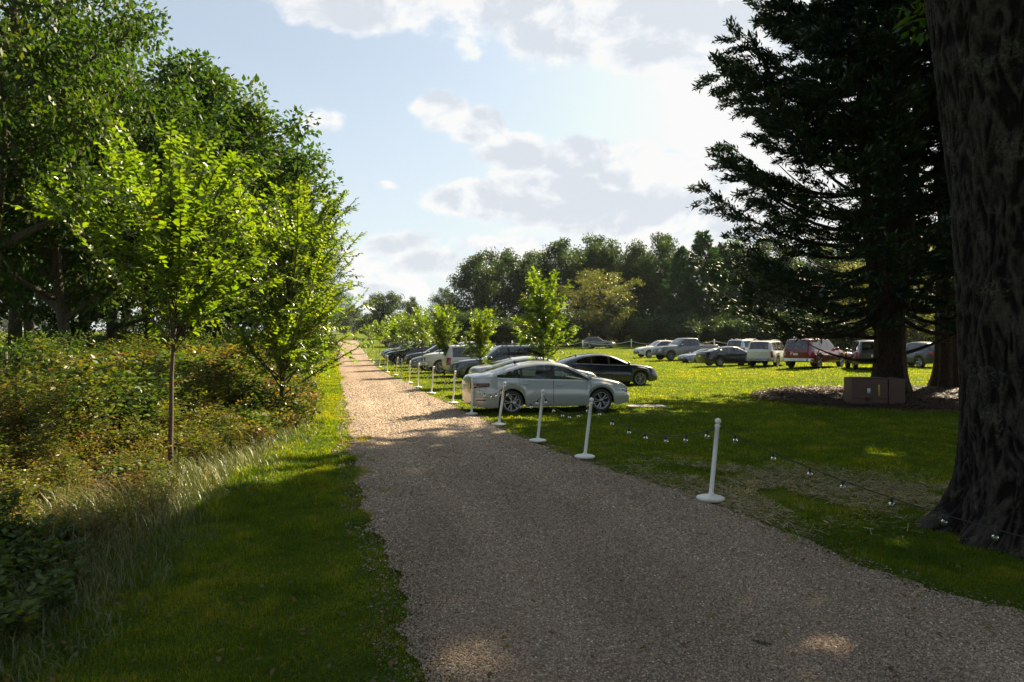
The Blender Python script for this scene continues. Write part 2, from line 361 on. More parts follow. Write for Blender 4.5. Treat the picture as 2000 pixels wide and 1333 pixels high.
finish(g, g.n('ShaderNodeBsdfPrincipled', {'Base Color': g.mix(d, (.74, .73, .70), (.30, .24, .17)), 'Roughness': g.map(n1, .3, .7, .35, .55), 'Specular IOR Level': .4}).outputs[0])
M['white_rope'] = simple('white_rope', (.62, .58, .48), .8)
M['concrete'] = simple('concrete', (.38, .34, .29), .9, bump=.3, bscale=30)
M['cabinet'] = simple('cabinet', (.072, .034, .026), .55, bump=.12, bscale=90, var=.18, vscale=5)
M['cabinet_dark'] = simple('cabinet_dark', (.02, .012, .01), .6)
M['sticker_white'] = simple('sticker_white', (.55, .6, .58), .5)
M['sticker_yellow'] = simple('sticker_yellow', (.50, .40, .03), .5)
M['black_rubber'] = simple('black_rubber', (.018, .018, .018), .6)
M['black_plastic'] = simple('black_plastic', (.022, .022, .024), .45)
M['stone'] = simple('stone', (.05, .048, .04), .85, bump=.6, bscale=14, var=.3)
M['sign_pink'] = simple('sign_pink', (.70, .58, .54), .5)
M['dark_text'] = simple('dark_text', (.08, .06, .06), .5)
M['metal_post'] = simple('metal_post', (.12, .14, .12), .5, .5)
M['chrome'] = simple('chrome', (.75, .75, .74), .14, 1.0, var=.03)
M['alloy'] = simple('alloy', (.30, .30, .31), .28, 1.0, var=.05)
M['alloy_dark'] = simple('alloy_dark', (.12, .12, .125), .35, .8, var=.05)
M['interior'] = simple('interior', (.05, .048, .046), .8)
M['interior_tan'] = simple('interior_tan', (.16, .13, .10), .8)
M['plate'] = simple('plate', (.62, .63, .62), .4)
M['red_lens'] = simple('red_lens', (.28, .012, .012), .12, coat=1, var=.15)
M['dark_lens'] = simple('dark_lens', (.06, .006, .008), .1, coat=1)
M['amber_lens'] = simple('amber_lens', (.55, .16, .02), .15, coat=1)
m, g = newmat('head_lens'); M['head_lens'] = m
oc = g.n('ShaderNodeTexCoord').outputs['Object']
v1 = g.n('ShaderNodeTexVoronoi', {'Vector': oc, 'Scale': 14.0}, feature='DISTANCE_TO_EDGE').outputs[0]
c = g.mix(g.map(v1, .05, .2), (.10, .10, .11), (.72, .74, .76))
finish(g, g.n('ShaderNodeBsdfPrincipled', {'Base Color': c, 'Roughness': .18, 'Metallic': .6, 'Coat Weight': 1.0, 'Coat Roughness': .02}).outputs[0])
def glassmat(name, tint, fac):
    m, g = newmat(name)
    fr = g.n('ShaderNodeFresnel', {0: 1.5}).outputs[0]
    t = g.n('ShaderNodeBsdfTransparent', {0: (*tint, 1)}); gl = g.n('ShaderNodeBsdfGlossy', {0: (1, 1, 1, 1), 1: .02})
    s = g.n('ShaderNodeMixShader', {0: g.math('ADD', g.math('MULTIPLY', fr, 1.0), fac, clamp=True), 1: t.outputs[0], 2: gl.outputs[0]})
    finish(g, s.outputs[0]); return m
M['glass'] = glassmat('glass', (.62, .70, .64), .05)
M['glass_ws'] = glassmat('glass_ws', (.60, .66, .62), .10)
M['glass_dark'] = glassmat('glass_dark', (.09, .10, .10), .05)
M['bulb'] = glassmat('bulb', (.93, .93, .92), .04)
def paint(name, col, metal=.0, rough=.32):
    m, g = newmat(name)
    oc = g.n('ShaderNodeTexCoord').outputs['Object']
    z = g.n('ShaderNodeSeparateXYZ', {0: oc}).outputs[2]
    dirt = g.math('MULTIPLY', g.map(g.math('ADD', z, g.math('MULTIPLY', g.noise(oc, 6, 5, .7).outputs[0], .35)), .62, .3), .28)
    c = g.mix(dirt, col, (.22, .18, .14))
    p = g.n('ShaderNodeBsdfPrincipled', {'Base Color': c, 'Metallic': metal, 'Roughness': g.math('ADD', rough, g.math('MULTIPLY', dirt, .9)), 'Coat Weight': 1.0, 'Coat Roughness': .03, 'Specular IOR Level': .5})
    bk = g.n('ShaderNodeBsdfDiffuse', {0: (.05, .048, .045, 1)})
    s = g.n('ShaderNodeMixShader', {0: g.n('ShaderNodeNewGeometry').outputs['Backfacing'], 1: p.outputs[0], 2: bk.outputs[0]})
    finish(g, s.outputs[0]); return m
PAINT = {'silver_white': paint('paint_silver_white', (.40, .42, .425), .35, .28), 'navy': paint('paint_navy', (.010, .013, .024), .4, .3), 'slate': paint('paint_slate', (.085, .10, .125), .5, .32),
         'white': paint('paint_white', (.60, .60, .58), 0, .35), 'black': paint('paint_black', (.008, .008, .010), .2, .25), 'graphite': paint('paint_graphite', (.045, .05, .055), .5, .3),
         'grey': paint('paint_grey', (.13, .135, .14), .6, .3), 'red': paint('paint_red', (.14, .008, .010), .3, .3), 'dark_teal': paint('paint_dark_teal', (.02, .03, .034), .4, .3), 'silver': paint('paint_silver', (.42, .43, .44), .75, .3), 'blue_grey': paint('paint_blue_grey', (.20, .245, .30), .6, .3)}
# ================================================================ vehicles
def smooth_tab(pts, sig=.03, res=.005):
    p = np.array(sorted(pts)); x0, x1 = p[0, 0], p[-1, 0]
    xs = np.arange(x0, x1 + res, res); z = np.interp(xs, p[:, 0], p[:, 1])
    k = int(3 * sig / res); ker = np.exp(-.5 * (np.arange(-k, k + 1) * res / sig) ** 2); ker /= ker.sum()
    zp = np.concatenate([2 * z[0] - z[k:0:-1], z, 2 * z[-1] - z[-2:-k - 2:-1]])
    zs = np.convolve(zp, ker, 'valid'); return lambda x: np.interp(x, xs, zs)

SPECS = {}
SPECS['sedan'] = dict(L=4.70, W=1.80, ax=(1.45, -1.24), r=.335, zb=.20, tumble=.36, crown=.035, sig=.045,
    zs=[(-2.35, .86), (-2.29, 1.0), (-1.8, 1.035), (-1.2, 1.0), (0, .955), (.9, .93), (1.4, .905), (1.9, .845), (2.15, .78), (2.28, .71), (2.35, .52)],
    zr=[(-2.35, .88), (-2.28, 1.05), (-2.05, 1.10), (-1.85, 1.125), (-1.3, 1.285), (-.9, 1.385), (-.4, 1.445), (.0, 1.445), (.4, 1.38), (.8, 1.20), (1.12, 1.02), (1.3, .965), (1.7, .925), (2.1, .835), (2.28, .73), (2.35, .54)],
    win=[(-1.66, -.98), (-.91, -.06), (.05, 1.08)], ws=(.36, 1.13), bl=(-1.78, -.98), doors=[(-1.02, -.02), (-.01, 1.12)])
SPECS['hatch'] = dict(L=4.47, W=1.80, ax=(1.37, -1.33), r=.34, zb=.21, tumble=.38, crown=.03, sig=.05,
    zs=[(-2.23, .80), (-2.15, 1.0), (-1.8, 1.06), (-1.2, 1.03), (0, .97), (.7, .95), (1.2, .93), (1.7, .87), (2.0, .80), (2.15, .70), (2.23, .52)],
    zr=[(-2.23, .82), (-2.2, 1.0), (-2.1, 1.12), (-1.85, 1.24), (-1.3, 1.39), (-.8, 1.445), (-.4, 1.455), (.0, 1.40), (.35, 1.27), (.75, 1.08), (.9, 1.02), (1.3, .97), (1.75, .90), (2.05, .82), (2.17, .72), (2.23, .54)],
    win=[(-1.75, -1.0), (-.95, -.18), (-.09, .78)], ws=(.05, .86), bl=(-2.1, -1.5), doors=[(-1.1, -.14), (-.13, .9)])
SPECS['suv'] = dict(L=4.78, W=1.88, ax=(1.50, -1.29), r=.385, zb=.36, tumble=.26, crown=.03, sig=.03,
    zs=[(-2.39, 1.0), (-2.36, 1.10), (-2.2, 1.13), (0, 1.10), (.9, 1.08), (1.6, 1.06), (2.1, 1.0), (2.28, .93), (2.35, .8), (2.39, .6)],
    zr=[(-2.39, 1.02), (-2.37, 1.14), (-2.30, 1.35), (-2.18, 1.68), (-2.05, 1.74), (-1.0, 1.78), (0, 1.77), (.22, 1.70), (.6, 1.42), (.88, 1.18), (.98, 1.13), (1.6, 1.10), (2.1, 1.03), (2.3, .95), (2.36, .82), (2.39, .62)],
    win=[(-2.05, -1.22), (-1.10, -.30), (-.20, .74)], ws=(.2, .90), bl=(-2.35, -2.16), doors=[(-1.15, -.25), (-.24, .92)])
SPECS['crossover'] = dict(L=4.6, W=1.86, ax=(1.42, -1.28), r=.36, zb=.28, tumble=.33, crown=.03, sig=.04,
    zs=[(-2.3, .9), (-2.25, 1.06), (-2.0, 1.12), (-1.2, 1.09), (0, 1.04), (.8, 1.02), (1.4, 1.0), (1.9, .92), (2.15, .84), (2.25, .72), (2.3, .55)],
    zr=[(-2.3, .92), (-2.27, 1.08), (-2.15, 1.22), (-1.85, 1.52), (-1.6, 1.60), (-.7, 1.67), (-.2, 1.66), (.1, 1.58), (.5, 1.34), (.85, 1.12), (1.0, 1.07), (1.5, 1.04), (1.95, .95), (2.18, .86), (2.26, .74), (2.3, .57)],
    win=[(-1.85, -1.25), (-1.15, -.22), (-.12, .75)], ws=(.08, .86), bl=(-2.22, -1.72), doors=[(-1.2, -.18), (-.17, .9)])
SPECS['pickup'] = dict(L=5.88, W=2.0, ax=(2.0, -1.68), r=.41, zb=.42, tumble=.24, crown=.03, sig=.035, bed=(-2.9, -.98),
    zs=[(-2.94, 1.2), (-2.9, 1.33), (-1.0, 1.33), (-.4, 1.27), (.9, 1.24), (1.6, 1.23), (2.4, 1.17), (2.72, 1.12), (2.86, 1.0), (2.92, .8), (2.94, .7)],
    zr=[(-2.94, 1.22), (-2.9, 1.345), (-1.0, 1.345), (-.97, 1.36), (-.92, 1.6), (-.84, 1.89), (-.6, 1.93), (.3, 1.94), (.55, 1.88), (.9, 1.62), (1.2, 1.34), (1.32, 1.28), (2.0, 1.26), (2.5, 1.20), (2.75, 1.14), (2.87, 1.02), (2.92, .85), (2.94, .72)],
    win=[(-.80, -.02), (.08, 1.02)], ws=(.5, 1.22), bl=(-.955, -.86), doors=[(-.82, .02), (.03, 1.22)])
SPECS['wagon'] = dict(L=5.25, W=1.98, ax=(1.75, -1.50), r=.39, zb=.38, tumble=.24, crown=.03, sig=.03,
    zs=[(-2.62, 1.0), (-2.59, 1.12), (-2.4, 1.17), (0, 1.14), (1.1, 1.12), (1.9, 1.09), (2.35, 1.03), (2.52, .95), (2.58, .8), (2.62, .6)],
    zr=[(-2.62, 1.02), (-2.6, 1.16), (-2.54, 1.4), (-2.44, 1.74), (-2.3, 1.83), (-1.0, 1.87), (.2, 1.86), (.45, 1.78), (.85, 1.46), (1.1, 1.22), (1.2, 1.17), (1.8, 1.13), (2.35, 1.06), (2.53, .97), (2.59, .82), (2.62, .62)],
    win=[(-2.3, -1.3), (-1.2, -.25), (-.15, .92)], ws=(.42, 1.12), bl=(-2.585, -2.42), doors=[(-1.22, -.2), (-.19, 1.08)])

GB, GM_, GT, RL, IN, C1, CC = 7, 8, 9, 10, 11, 12, 13
def loft(S):
    L, W = S['L'], S['W']; h = L / 2; zsf = smooth_tab(S['zs'], S['sig']); zrf = smooth_tab(S['zr'], S['sig'] * .8)
    fx = np.linspace(-h, h, 1200); arc = np.concatenate([[0], np.cumsum(np.hypot(np.diff(fx), np.diff(zrf(fx)) * 1.4))])
    xs = list(np.interp(np.linspace(0, arc[-1], 96), arc, fx))
    R = S['r'] + .055
    for a in S['ax']:
        xs = [x for x in xs if abs(x - a) > R + .02 or True]
        xs += list(a + R * np.cos(np.linspace(0, np.pi, 25))) + [a - R - .004, a + R + .004]
    brk = [v for wn in S['win'] for v in wn] + list(S['ws']) + list(S['bl']) + list(S.get('bed', ()))
    for d in S['doors']:
        for v in d: brk += [v - .004, v + .004]
    xs += brk
    xs = np.array(sorted(xs)); keep = [xs[0]]
    bs = set(np.round(brk, 4))
    for x in xs[1:]:
        if x - keep[-1] < .0075:
            if round(x, 4) in bs and round(keep[-1], 4) not in bs: keep[-1] = x
            elif round(x, 4) in bs and x - keep[-1] > 1e-4: keep.append(x)
            continue
        keep.append(x)
    xs = np.array(keep); N = len(xs)
    zs = zsf(xs); zr = np.maximum(zrf(xs), zs + .002)
    zb = np.full(N, S['zb'], float)
    e = np.clip((np.abs(xs) - (h - .45)) / .45, 0, 1); zb += .07 * e ** 2
    for a in S['ax']:
        d = np.abs(xs - a); inside = d <= R + 1e-6
        zb = np.where(inside, np.maximum(zb, S['r'] + np.sqrt(np.maximum(0, R * R - d * d))), zb)
    zb = np.minimum(zb, zs - .05)
    ef = np.clip((xs - (h - .75)) / .75, 0, 1); er = np.clip((-xs - (h - .65)) / .65, 0, 1)
    hw = W / 2 * (1 - .21 * ef ** 2.4 - .17 * er ** 2.6)
    flare = sum(.018 * np.exp(-((np.abs(xs - a) - 0) / (R + .05)) ** 4) for a in S['ax'])
    V = np.zeros((N, 14, 3)); V[:, :, 0] = xs[:, None]
    dz = zs - zb
    fr = [(0, -.035), (.10, -.012), (.34, -.006), (.62, .006), (.70, -.016), (.90, -.035), (1.0, -.065)]
    for k, (f, dy) in enumerate(fr):
        V[:, k, 1] = hw + dy + flare * (k < 4) + (-.012 if k == 2 else 0); V[:, k, 2] = zb + f * dz
    y6 = V[:, 6, 1]; gh = zr - zs
    rail_in = .045 * np.clip(gh / .2, .1, 1)
    def gy(z): return y6 - S['tumble'] * (z - zs) - .01 * np.clip(gh / .2, 0, 1)
    gbz = zs + np.minimum(.03, gh * .3); gtz = np.maximum(zr - .075, gbz + .001 + gh * .05)
    V[:, GB, 2] = gbz; V[:, GB, 1] = gy(gbz)
    V[:, GT, 2] = gtz; V[:, GT, 1] = gy(gtz)
    V[:, GM_, 2] = (gbz + gtz) / 2; V[:, GM_, 1] = gy((gbz + gtz) / 2) + .012 * np.clip(gh / .3, 0, 1)
    V[:, RL, 2] = zr - .012 * np.clip(gh / .2, 0, 1); V[:, RL, 1] = gy(zr) - rail_in * .5
    V[:, IN, 2] = zr + .012; V[:, IN, 1] = V[:, RL, 1] - .055
    cr = S['crown']
    V[:, C1, 2] = zr + .012 + cr * .75; V[:, C1, 1] = V[:, IN, 1] * .55
    V[:, CC, 2] = zr + .012 + cr; V[:, CC, 1] = 0
    if 'bed' in S:
        b = (xs >= S['bed'][0] + .02) & (xs <= S['bed'][1] - .01)
        V[b, IN, 1] = V[b, RL, 1] - .06; V[b, IN, 2] = zr[b] + .004
        V[b, C1, 1] = V[b, IN, 1] - .01; V[b, C1, 2] = zr[b] - .5; V[b, CC, 2] = zr[b] - .5
    bulge = .12 * ef ** 2 - .11 * er ** 2
    V[:, :, 0] += bulge[:, None] * (1 - (V[:, :, 1] / (W / 2)) ** 2) ** 1.0
    # windscreen and back window bow outward in plan
    full = np.concatenate([V, V[:, 12::-1] * [1, -1, 1]], 1)    # 27 columns, left (+y) to right
    return xs, full, zs, zr, zb

def make_wheel(parent, x, y, r, style, side):
    w = bpy.data.objects.new('wheel', None); COL.objects.link(w); w.parent = parent
    w.location = (x, y, r); w.rotation_euler = (0, 0, 0 if side > 0 else math.pi)   # local +y is outward
    wd = .11
    MR = Matrix.Rotation(math.radians(-90), 4, 'X')     # z -> +y
    ri = r * .70 if style != 'steel' else r * .64
    t = MB(); t.lathe([(ri, -wd), (r * .93, -wd), (r, -wd * .7), (r, -wd * .2), (r * .985, 0), (r, wd * .2), (r, wd * .7), (r * .955, wd * .97), (r * .82, wd * 1.06), (ri + .012, wd * 1.0), (ri - .005, wd * .85)], 36, MR)
    t.build('tyre', M['black_rubber'], w, smooth=True)
    m = MB(); m.lathe([(ri + .012, wd * .98), (ri, wd * 1.0), (ri - .018, wd * .93), (ri - .03, wd * .5), (ri - .04, -wd * .2)], 36, MR, 0)
    m.lathe([(ri - .03, wd * .15), (.001, wd * .15)], 24, MR, 1)
    m.lathe([(r * .42, wd * .35), (r * .42, wd * .2), (.001, wd * .2)], 20, MR, 2)
    m.lathe([(.0, wd * .95), (.03, wd * .95), (.055, wd * .88), (.07, wd * .55)], 16, MR, 0)
    ns, pair, wdth = {'jetta': (5, .21, .022), 'ten': (5, .26, .016), 'five': (5, 0, .05), 'six': (6, 0, .045), 'steel': (7, 0, .045), 'mesh': (8, .16, .014), 'black': (6, 0, .05)}[style]
    for i in range(ns):
        for sg in ((-1, 1) if pair else (0,)):
            a0 = 2 * math.pi * i / ns + .3; a1 = a0 + sg * pair
            p0 = np.array([math.sin(a0 + sg * .12) * .05, math.cos(a0 + sg * .12) * .05]); p1 = np.array([math.sin(a1) * (ri - .01), math.cos(a1) * (ri - .01)])
            dr = (p1 - p0) / np.linalg.norm(p1 - p0); nr = np.array([-dr[1], dr[0]])
            V = []
            for pt, ww, yo in ((p0, wdth * 1.0, wd * .86), (p1, wdth * 1.35, wd * .90)):
                for s2, dy in ((-1, -.03), (-.7, 0), (.7, 0), (1, -.03)):
                    q = pt + nr * s2 * ww; V.append([q[0], yo + dy, q[1]])
            m.add(V, [[[0, 1, 5, 4], [1, 2, 6, 5], [2, 3, 7, 6]]], 0)
    m.build('rim', [M['alloy'] if style != 'black' else M['alloy_dark'], M['black_plastic'], M['alloy_dark']], w)
    return w

def decal(bvh, name, mat, parent, D, uf, zlo, zhi, n=14, k=4, off=.006, thick=.0):
    """strip laid on the body: rays travel along -D; uf = (u0,u1) across, zlo/zhi callables or numbers"""
    D = Vector(D).normalized(); Uv = Vector((0, 0, 1)).cross(D).normalized()
    pts = []; ok = True
    for i in range(n + 1):
        s = i / n; u = uf[0] + (uf[1] - uf[0]) * s
        a = zlo(s) if callable(zlo) else zlo; b = zhi(s) if callable(zhi) else zhi
        for j in range(k + 1):
            z = a + (b - a) * j / k
            o = D * 6 + Uv * u; o.z = z + D.z * 6
            hit, nrm, _, _ = bvh.ray_cast(o, -D)
            if hit is None: return None
            if nrm.dot(D) < 0: nrm = -nrm
            pts.append(hit + nrm * (off if 0 < j < k and 0 < i < n else off * .35))
    m = MB(); i = np.arange(n)[:, None] * (k + 1); j = np.arange(k)[None]
    m.add([list(p) for p in pts], [np.stack([i + j, i + k + 1 + j, i + k + 2 + j, i + 1 + j], -1).reshape(-1, 4)])
    return m.build(name, mat, parent, smooth=True)

def make_car(name, label, cat, spec, paint, loc, rz, style='five', glass='glass_dark', rack=False, group=None, detail=2, lights='long', bumper=None, scale=(1, 1, 1), seats='interior', plate=True, clad=None):
    S = SPECS[spec]; L, W = S['L'], S['W']; h = L / 2
    t = thing(name, label, cat, loc, rz, group); t.scale = scale
    xs, V, zs, zr, zb = loft(S); N, K = V.shape[:2]
    flat = V.reshape(-1, 3); idx = np.arange(N * K).reshape(N, K)
    q = np.stack([idx[:-1, :-1], idx[1:, :-1], idx[1:, 1:], idx[:-1, 1:]], -1)     # (N-1,K-1,4)
    xm = (xs[:-1] + xs[1:]) / 2; gap = (zr - zs)
    cls = np.full((N - 1, K - 1), 'body', dtype=object)
    gmn = np.minimum(gap[:-1], gap[1:])
    for i in range(N - 1):
        for wi, (a, b) in enumerate(S['win']):
            if a < xm[i] < b and gmn[i] > .10:
                for kk in (7, 8): cls[i, kk] = 'w%dl' % wi; cls[i, 25 - kk] = 'w%dr' % wi
        inw = S['win'][0][0] < xm[i] < S['win'][-1][1] and gmn[i] > .10
        if inw:
            for kk in (6, 7, 8):
                if cls[i, kk] == 'body': cls[i, kk] = 'trim'; cls[i, 25 - kk] = 'trim'
        for nm, (a, b) in (('ws', S['ws']), ('bl', S['bl'])):
            if a < xm[i] < b:
                for kk in (11, 12, 13, 14): cls[i, kk] = nm
        if 'bed' in S and S['bed'][0] + .02 < xm[i] < S['bed'][1]:
            for kk in (11, 12, 13, 14): cls[i, kk] = 'trim'
        for di, (a, b) in enumerate(S['doors']):
            for v in (a, b):
                if abs(xm[i] - v) < .0042:
                    for kk in (1, 2, 3, 4, 5): cls[i, kk] = 'trim'; cls[i, 25 - kk] = 'trim'
            if a + .0042 < xm[i] < b - .0042 and not any(abs(xm[i] - ax) < S['r'] + .08 for ax in S['ax']):
                for kk in (1, 2, 3, 4, 5):
                    if cls[i, kk] == 'body': cls[i, kk] = 'd%dl' % di; cls[i, 25 - kk] = 'd%dr' % di
        if clad: 
            cls[i, 0] = 'trim'; cls[i, 25] = 'trim'
    def sub(c):
        f = q[cls == c]
        if not len(f): return None
        u, inv = np.unique(f, return_inverse=True); return flat[u], inv.reshape(f.shape)
    tmp = np_mesh('tmp', flat, [q.reshape(-1, 4)], smooth=True); vn_ = np.zeros(len(flat) * 3, dtype=np.float32); tmp.vertex_normals.foreach_get('vector', vn_); vn_ = -vn_.reshape(-1, 3)
    bpy.data.meshes.remove(tmp)
    def put(c, nm, mat, parent=t):
        r = sub(c)
        if r is None: return None
        f = q[cls == c]; u = np.unique(f)
        me_ = np_mesh(nm, r[0], [r[1][:, ::-1]], smooth=True); me_.normals_split_custom_set_from_vertices([tuple(v) for v in vn_[u]])
        return link(nm, me_, mat, parent)
    # body with end caps
    m = MB(); fb = q[cls == 'body']; ft = q[cls == 'trim']
    m.add(flat, [fb], 0)
    if len(ft):
        m.f[4].append(ft); m.m[4].append(np.full(len(ft), 1))
    for end in (0, N - 1):
        cols = [6, 11, 12, 13, 14, 15, 20]; top = V[end][cols]
        yf = top[:, 1] / top[0, 1]; rows = []
        eb = (.12 if end else -.11)
        for k in range(7):
            p = V[end, k]; r = np.zeros((7, 3)); r[:, 1] = p[1] * yf; r[:, 2] = p[2] + (top[:, 2] - top[0, 2]) * (k / 6) ** 3
            r[:, 0] = xs[end] + eb * (1 - (r[:, 1] / (W / 2)) ** 2)
            if k == 6: r = top.copy()
            if k < 2: r[:, 0] -= (.05 - .025 * k) * np.sign(eb)
            rows.append(r)
        gi = np.arange(49).reshape(7, 7); f = np.stack([gi[:-1, :-1], gi[:-1, 1:], gi[1:, 1:], gi[1:, :-1]], -1).reshape(-1, 4)
        if end: f = f[:, ::-1]
        # orientation: outward = sign(eb)
        m.add(np.concatenate(rows), [f[:, ::-1]], 0)
    P = PAINT[paint]
    body = m.build('body', [P, M['black_plastic']], t, smooth=True)
    # check orientation of the shell: side faces on +y must look to +y
    me = body.data; p0 = max(me.polygons, key=lambda p: p.center.y)
    flip = p0.normal.y < 0
    if flip: me.flip_normals()
    allN = [tuple(v.normal) for v in me.vertices]
    for k_ in range(N * K): allN[k_] = tuple(vn_[k_])
    me.normals_split_custom_set_from_vertices(allN)
    # end caps individually: normals made to look outward
    bvh_v = [v.co.copy() for v in me.vertices]; allf = [list(p.vertices) for p in me.polygons]
    for c in np.unique(cls):
        if c not in ('body', 'trim'): allf += [list(f) for f in q[cls == c]]
    bvh = BVHTree.FromPolygons(bvh_v, allf)
    def fix(o):
        return o
    dn = {}
    for di, rear in ((0, True), (1, False)):
        for sd_ in 'lr':
            o = fix(put('d%d%s' % (di, sd_), 'door', P))
            if o is not None:
                dn[di, sd_] = o
                if detail >= 1:
                    s = 1 if sd_ == 'l' else -1; a, b = S['doors'][di]; xh = a + .17
                    zh = float(np.interp(xh, xs, zs)) - .14
                    hit, nr, _, _ = bvh.ray_cast(Vector((xh, s * 3, zh)), Vector((0, -s, 0)))
                    if hit:
                        hb = MB(); hb.tube([(xh - .09, hit.y - s * .005, zh), (xh - .07, hit.y + s * .028, zh + .002), (xh + .06, hit.y + s * .03, zh + .004), (xh + .09, hit.y - s * .005, zh + .004)], [.010, .014, .014, .010], 6)
                        hb.build('handle', P if spec not in ('pickup',) else M['black_plastic'], o, smooth=True)
    gm = M[glass]
    for wi in range(len(S['win'])):
        for sd_ in 'lr': fix(put('w%d%s' % (wi, sd_), 'window', gm))
    fix(put('ws', 'windscreen', M['glass_ws'])); fix(put('bl', 'rear_window', M['glass_ws'] if glass == 'glass' else gm))
    # underbody and cabin
    u = MB(); r = S['r']; zf = S['zb'] + .02
    u.box((0, 0, zf + .12), (L - .45, W * .60, .22))
    u.box(((S['ax'][0] + S['ax'][1]) / 2, 0, zf + .12), (S['ax'][0] - S['ax'][1] - 2 * r - .2, W - .14, .2))
    for a in S['ax']: u.box((a, 0, r + .36), (2 * r + .16, W * .8, .28))
    u.box((h - .35, 0, zf + .22), (.35, W * .62, .3)); u.box((-h + .35, 0, zf + .22), (.3, W * .66, .3))
    u.build('underbody', M['black_plastic'], t)
    belt = float(np.interp(0, xs, zs)); x0 = S['win'][0][0]; x1 = S['win'][-1][1]
    c = MB(); c.box(((x0 + x1) / 2 - .1, 0, belt - .28), (x1 - x0 + .3, W * .8, .1))
    fx = S['doors'][1][0] + .02; rx = S['doors'][0][0] + (.05 if spec != 'hatch' else .0)
    for sy in (-1, 1):
        c.box((fx, sy * .36, belt - .05), (.16, .46, .55), taper=.12); c.box((fx - .03, sy * .36, belt + .32), (.10, .26, .17), taper=.2)
        c.box((fx + .25, sy * .36, belt - .25), (.5, .5, .14))
    c.box((rx, 0, belt - .06), (.16, 1.25, .45), taper=.1)
    c.box((x1 - .02, 0, belt - .1), (.45, W * .76, .22), taper=.1)
    for sy in (-1, 1): c.box((rx - .03, sy * .36, belt + .22), (.08, .24, .14), taper=.2)
    wr = [(x1 - .38 - .05 * math.cos(a), .36 + .17 * math.sin(a), belt + .03 + .17 * math.cos(a)) for a in np.linspace(0, 2 * math.pi, 17)]
    c.tube(wr, .014, 5, cap=False)
    c.build('seats', M[seats], t, bevel=.03 if detail > 1 else 0)
    for a in S['ax']:
        for s in (-1, 1): make_wheel(t, a, s * (W / 2 - .125), S['r'], style, s)
    # mirrors
    for s in (-1, 1):
        xm_ = x1 - .02; zm = float(np.interp(xm_, xs, zs)) + .10; ym = float(np.interp(xm_, xs, V[:, 6, 1])) + .02
        sz = 1.35 if spec in ('pickup', 'wagon', 'suv') else 1.0
        mm = MB(); th = np.linspace(0, np.pi, 7); pr = [(math.sin(a) * .5, -math.cos(a) * .5) for a in th]
        mm.lathe(pr, 12, Matrix.Translation((xm_, s * (ym + .10), zm)) @ Matrix.Rotation(.25 * s, 4, 'Z') @ Matrix.Diagonal((.13 * sz, .22 * sz, .15 * sz, 1)), 0)
        mm.tube([(xm_ + .03, s * (ym - .03), zm - .06), (xm_ + .01, s * (ym + .08), zm - .02)], .022, 6, 1)
        mm.build('mirror', [P, M['black_plastic']], t, smooth=True)
    # lamps, grille, plates, bumpers by rays onto the shell
    zh = float(np.interp(h - .12, xs, zs)); tz = float(np.interp(-h + .15, xs, zs))
    for s in (-1, 1):
        if lights == 'long':
            decal(bvh, 'headlight', M['head_lens'], t, (.62, s * .78, 0), (-s * (h * .78 - .62 * W / 2 - .20), -s * (h * .78 - .62 * W / 2 + .34)), lambda q_: zh - .20 + .10 * (1 - q_), lambda q_: zh - .045 + .05 * (1 - q_), off=.012)
        else:
            decal(bvh, 'headlight', M['head_lens'], t, (1, s * .25, 0), (s * (.50 - .243 * h), s * (.97 * W * .405 - .243 * h)), zh - .26, zh - .03, off=.012)
    if spec in ('sedan', 'hatch'):
        for s in (-1, 1):
            D = (-.62, s * .78, 0); uc = (h * .78 - .62 * W / 2); sgn = s
            decal(bvh, 'tail_light', M['red_lens'] if spec != 'sedan' else M['dark_lens'], t, D, (sgn * (uc - .34), sgn * (uc + .18)), lambda q_: tz - .27 + .06 * (1 - q_), lambda q_: tz - .115, off=.012)
            decal(bvh, 'reflector', M['dark_lens'], t, (-.5, s * .85, 0), (sgn * (h * .85 - .5 * W / 2 - .28), sgn * (h * .85 - .5 * W / 2 + .0)), .40, .435, off=.008)
    elif spec == 'pickup':
        for s in (-1, 1): decal(bvh, 'tail_light', M['red_lens'], t, (-1, s * .35, 0), (s * (h * .33 - .944 * W / 2 + .0), s * (h * .33 - .944 * W / 2 + .14)), tz - .42, tz - .06, n=4)
    else:
        for s in (-1, 1):
            uc = (h * .55 - .83 * W / 2);
            decal(bvh, 'tail_light', M['red_lens'], t, (-.83, s * .55, 0), (s * (uc - .07), s * (uc + .14)), tz - .42 if spec != 'crossover' else tz - .24, tz - .02, n=6, off=.014)
    gz0 = zh - .24 if spec in ('sedan', 'hatch', 'crossover') else zh - .36
    gr = decal(bvh, 'grille', M['black_plastic'], t, (1, 0, 0), (-.50, .50), gz0, zh - .06, n=16, off=.010)
    if gr is not None and detail > 0:
        for j in range(3):
            zz = gz0 + (zh - .06 - gz0) * (j + .5) / 3
            decal(bvh, 'bar', M['chrome'] if lights == 'long' or j == 1 else P, gr, (1, 0, 0), (-.46, .46), zz - .008, zz + .008, n=16, k=2, off=.02)
        decal(bvh, 'emblem', M['chrome'], gr, (1, 0, 0), (-.06, .06), (gz0 + zh - .06) / 2 - .05, (gz0 + zh - .06) / 2 + .05, n=6, k=4, off=.026)
    decal(bvh, 'air_intake', M['black_plastic'], t, (1, 0, 0), (-.62, .62), S['zb'] + .14, S['zb'] + .27, n=16, off=.008)
    if plate:
        zp = tz - .33 if spec in ('sedan', 'hatch', 'crossover') else tz - .32
        decal(bvh, 'number_plate', M['plate'], t, (-1, 0, 0), (-.155, .155), zp, zp + .15, n=6, off=.018)
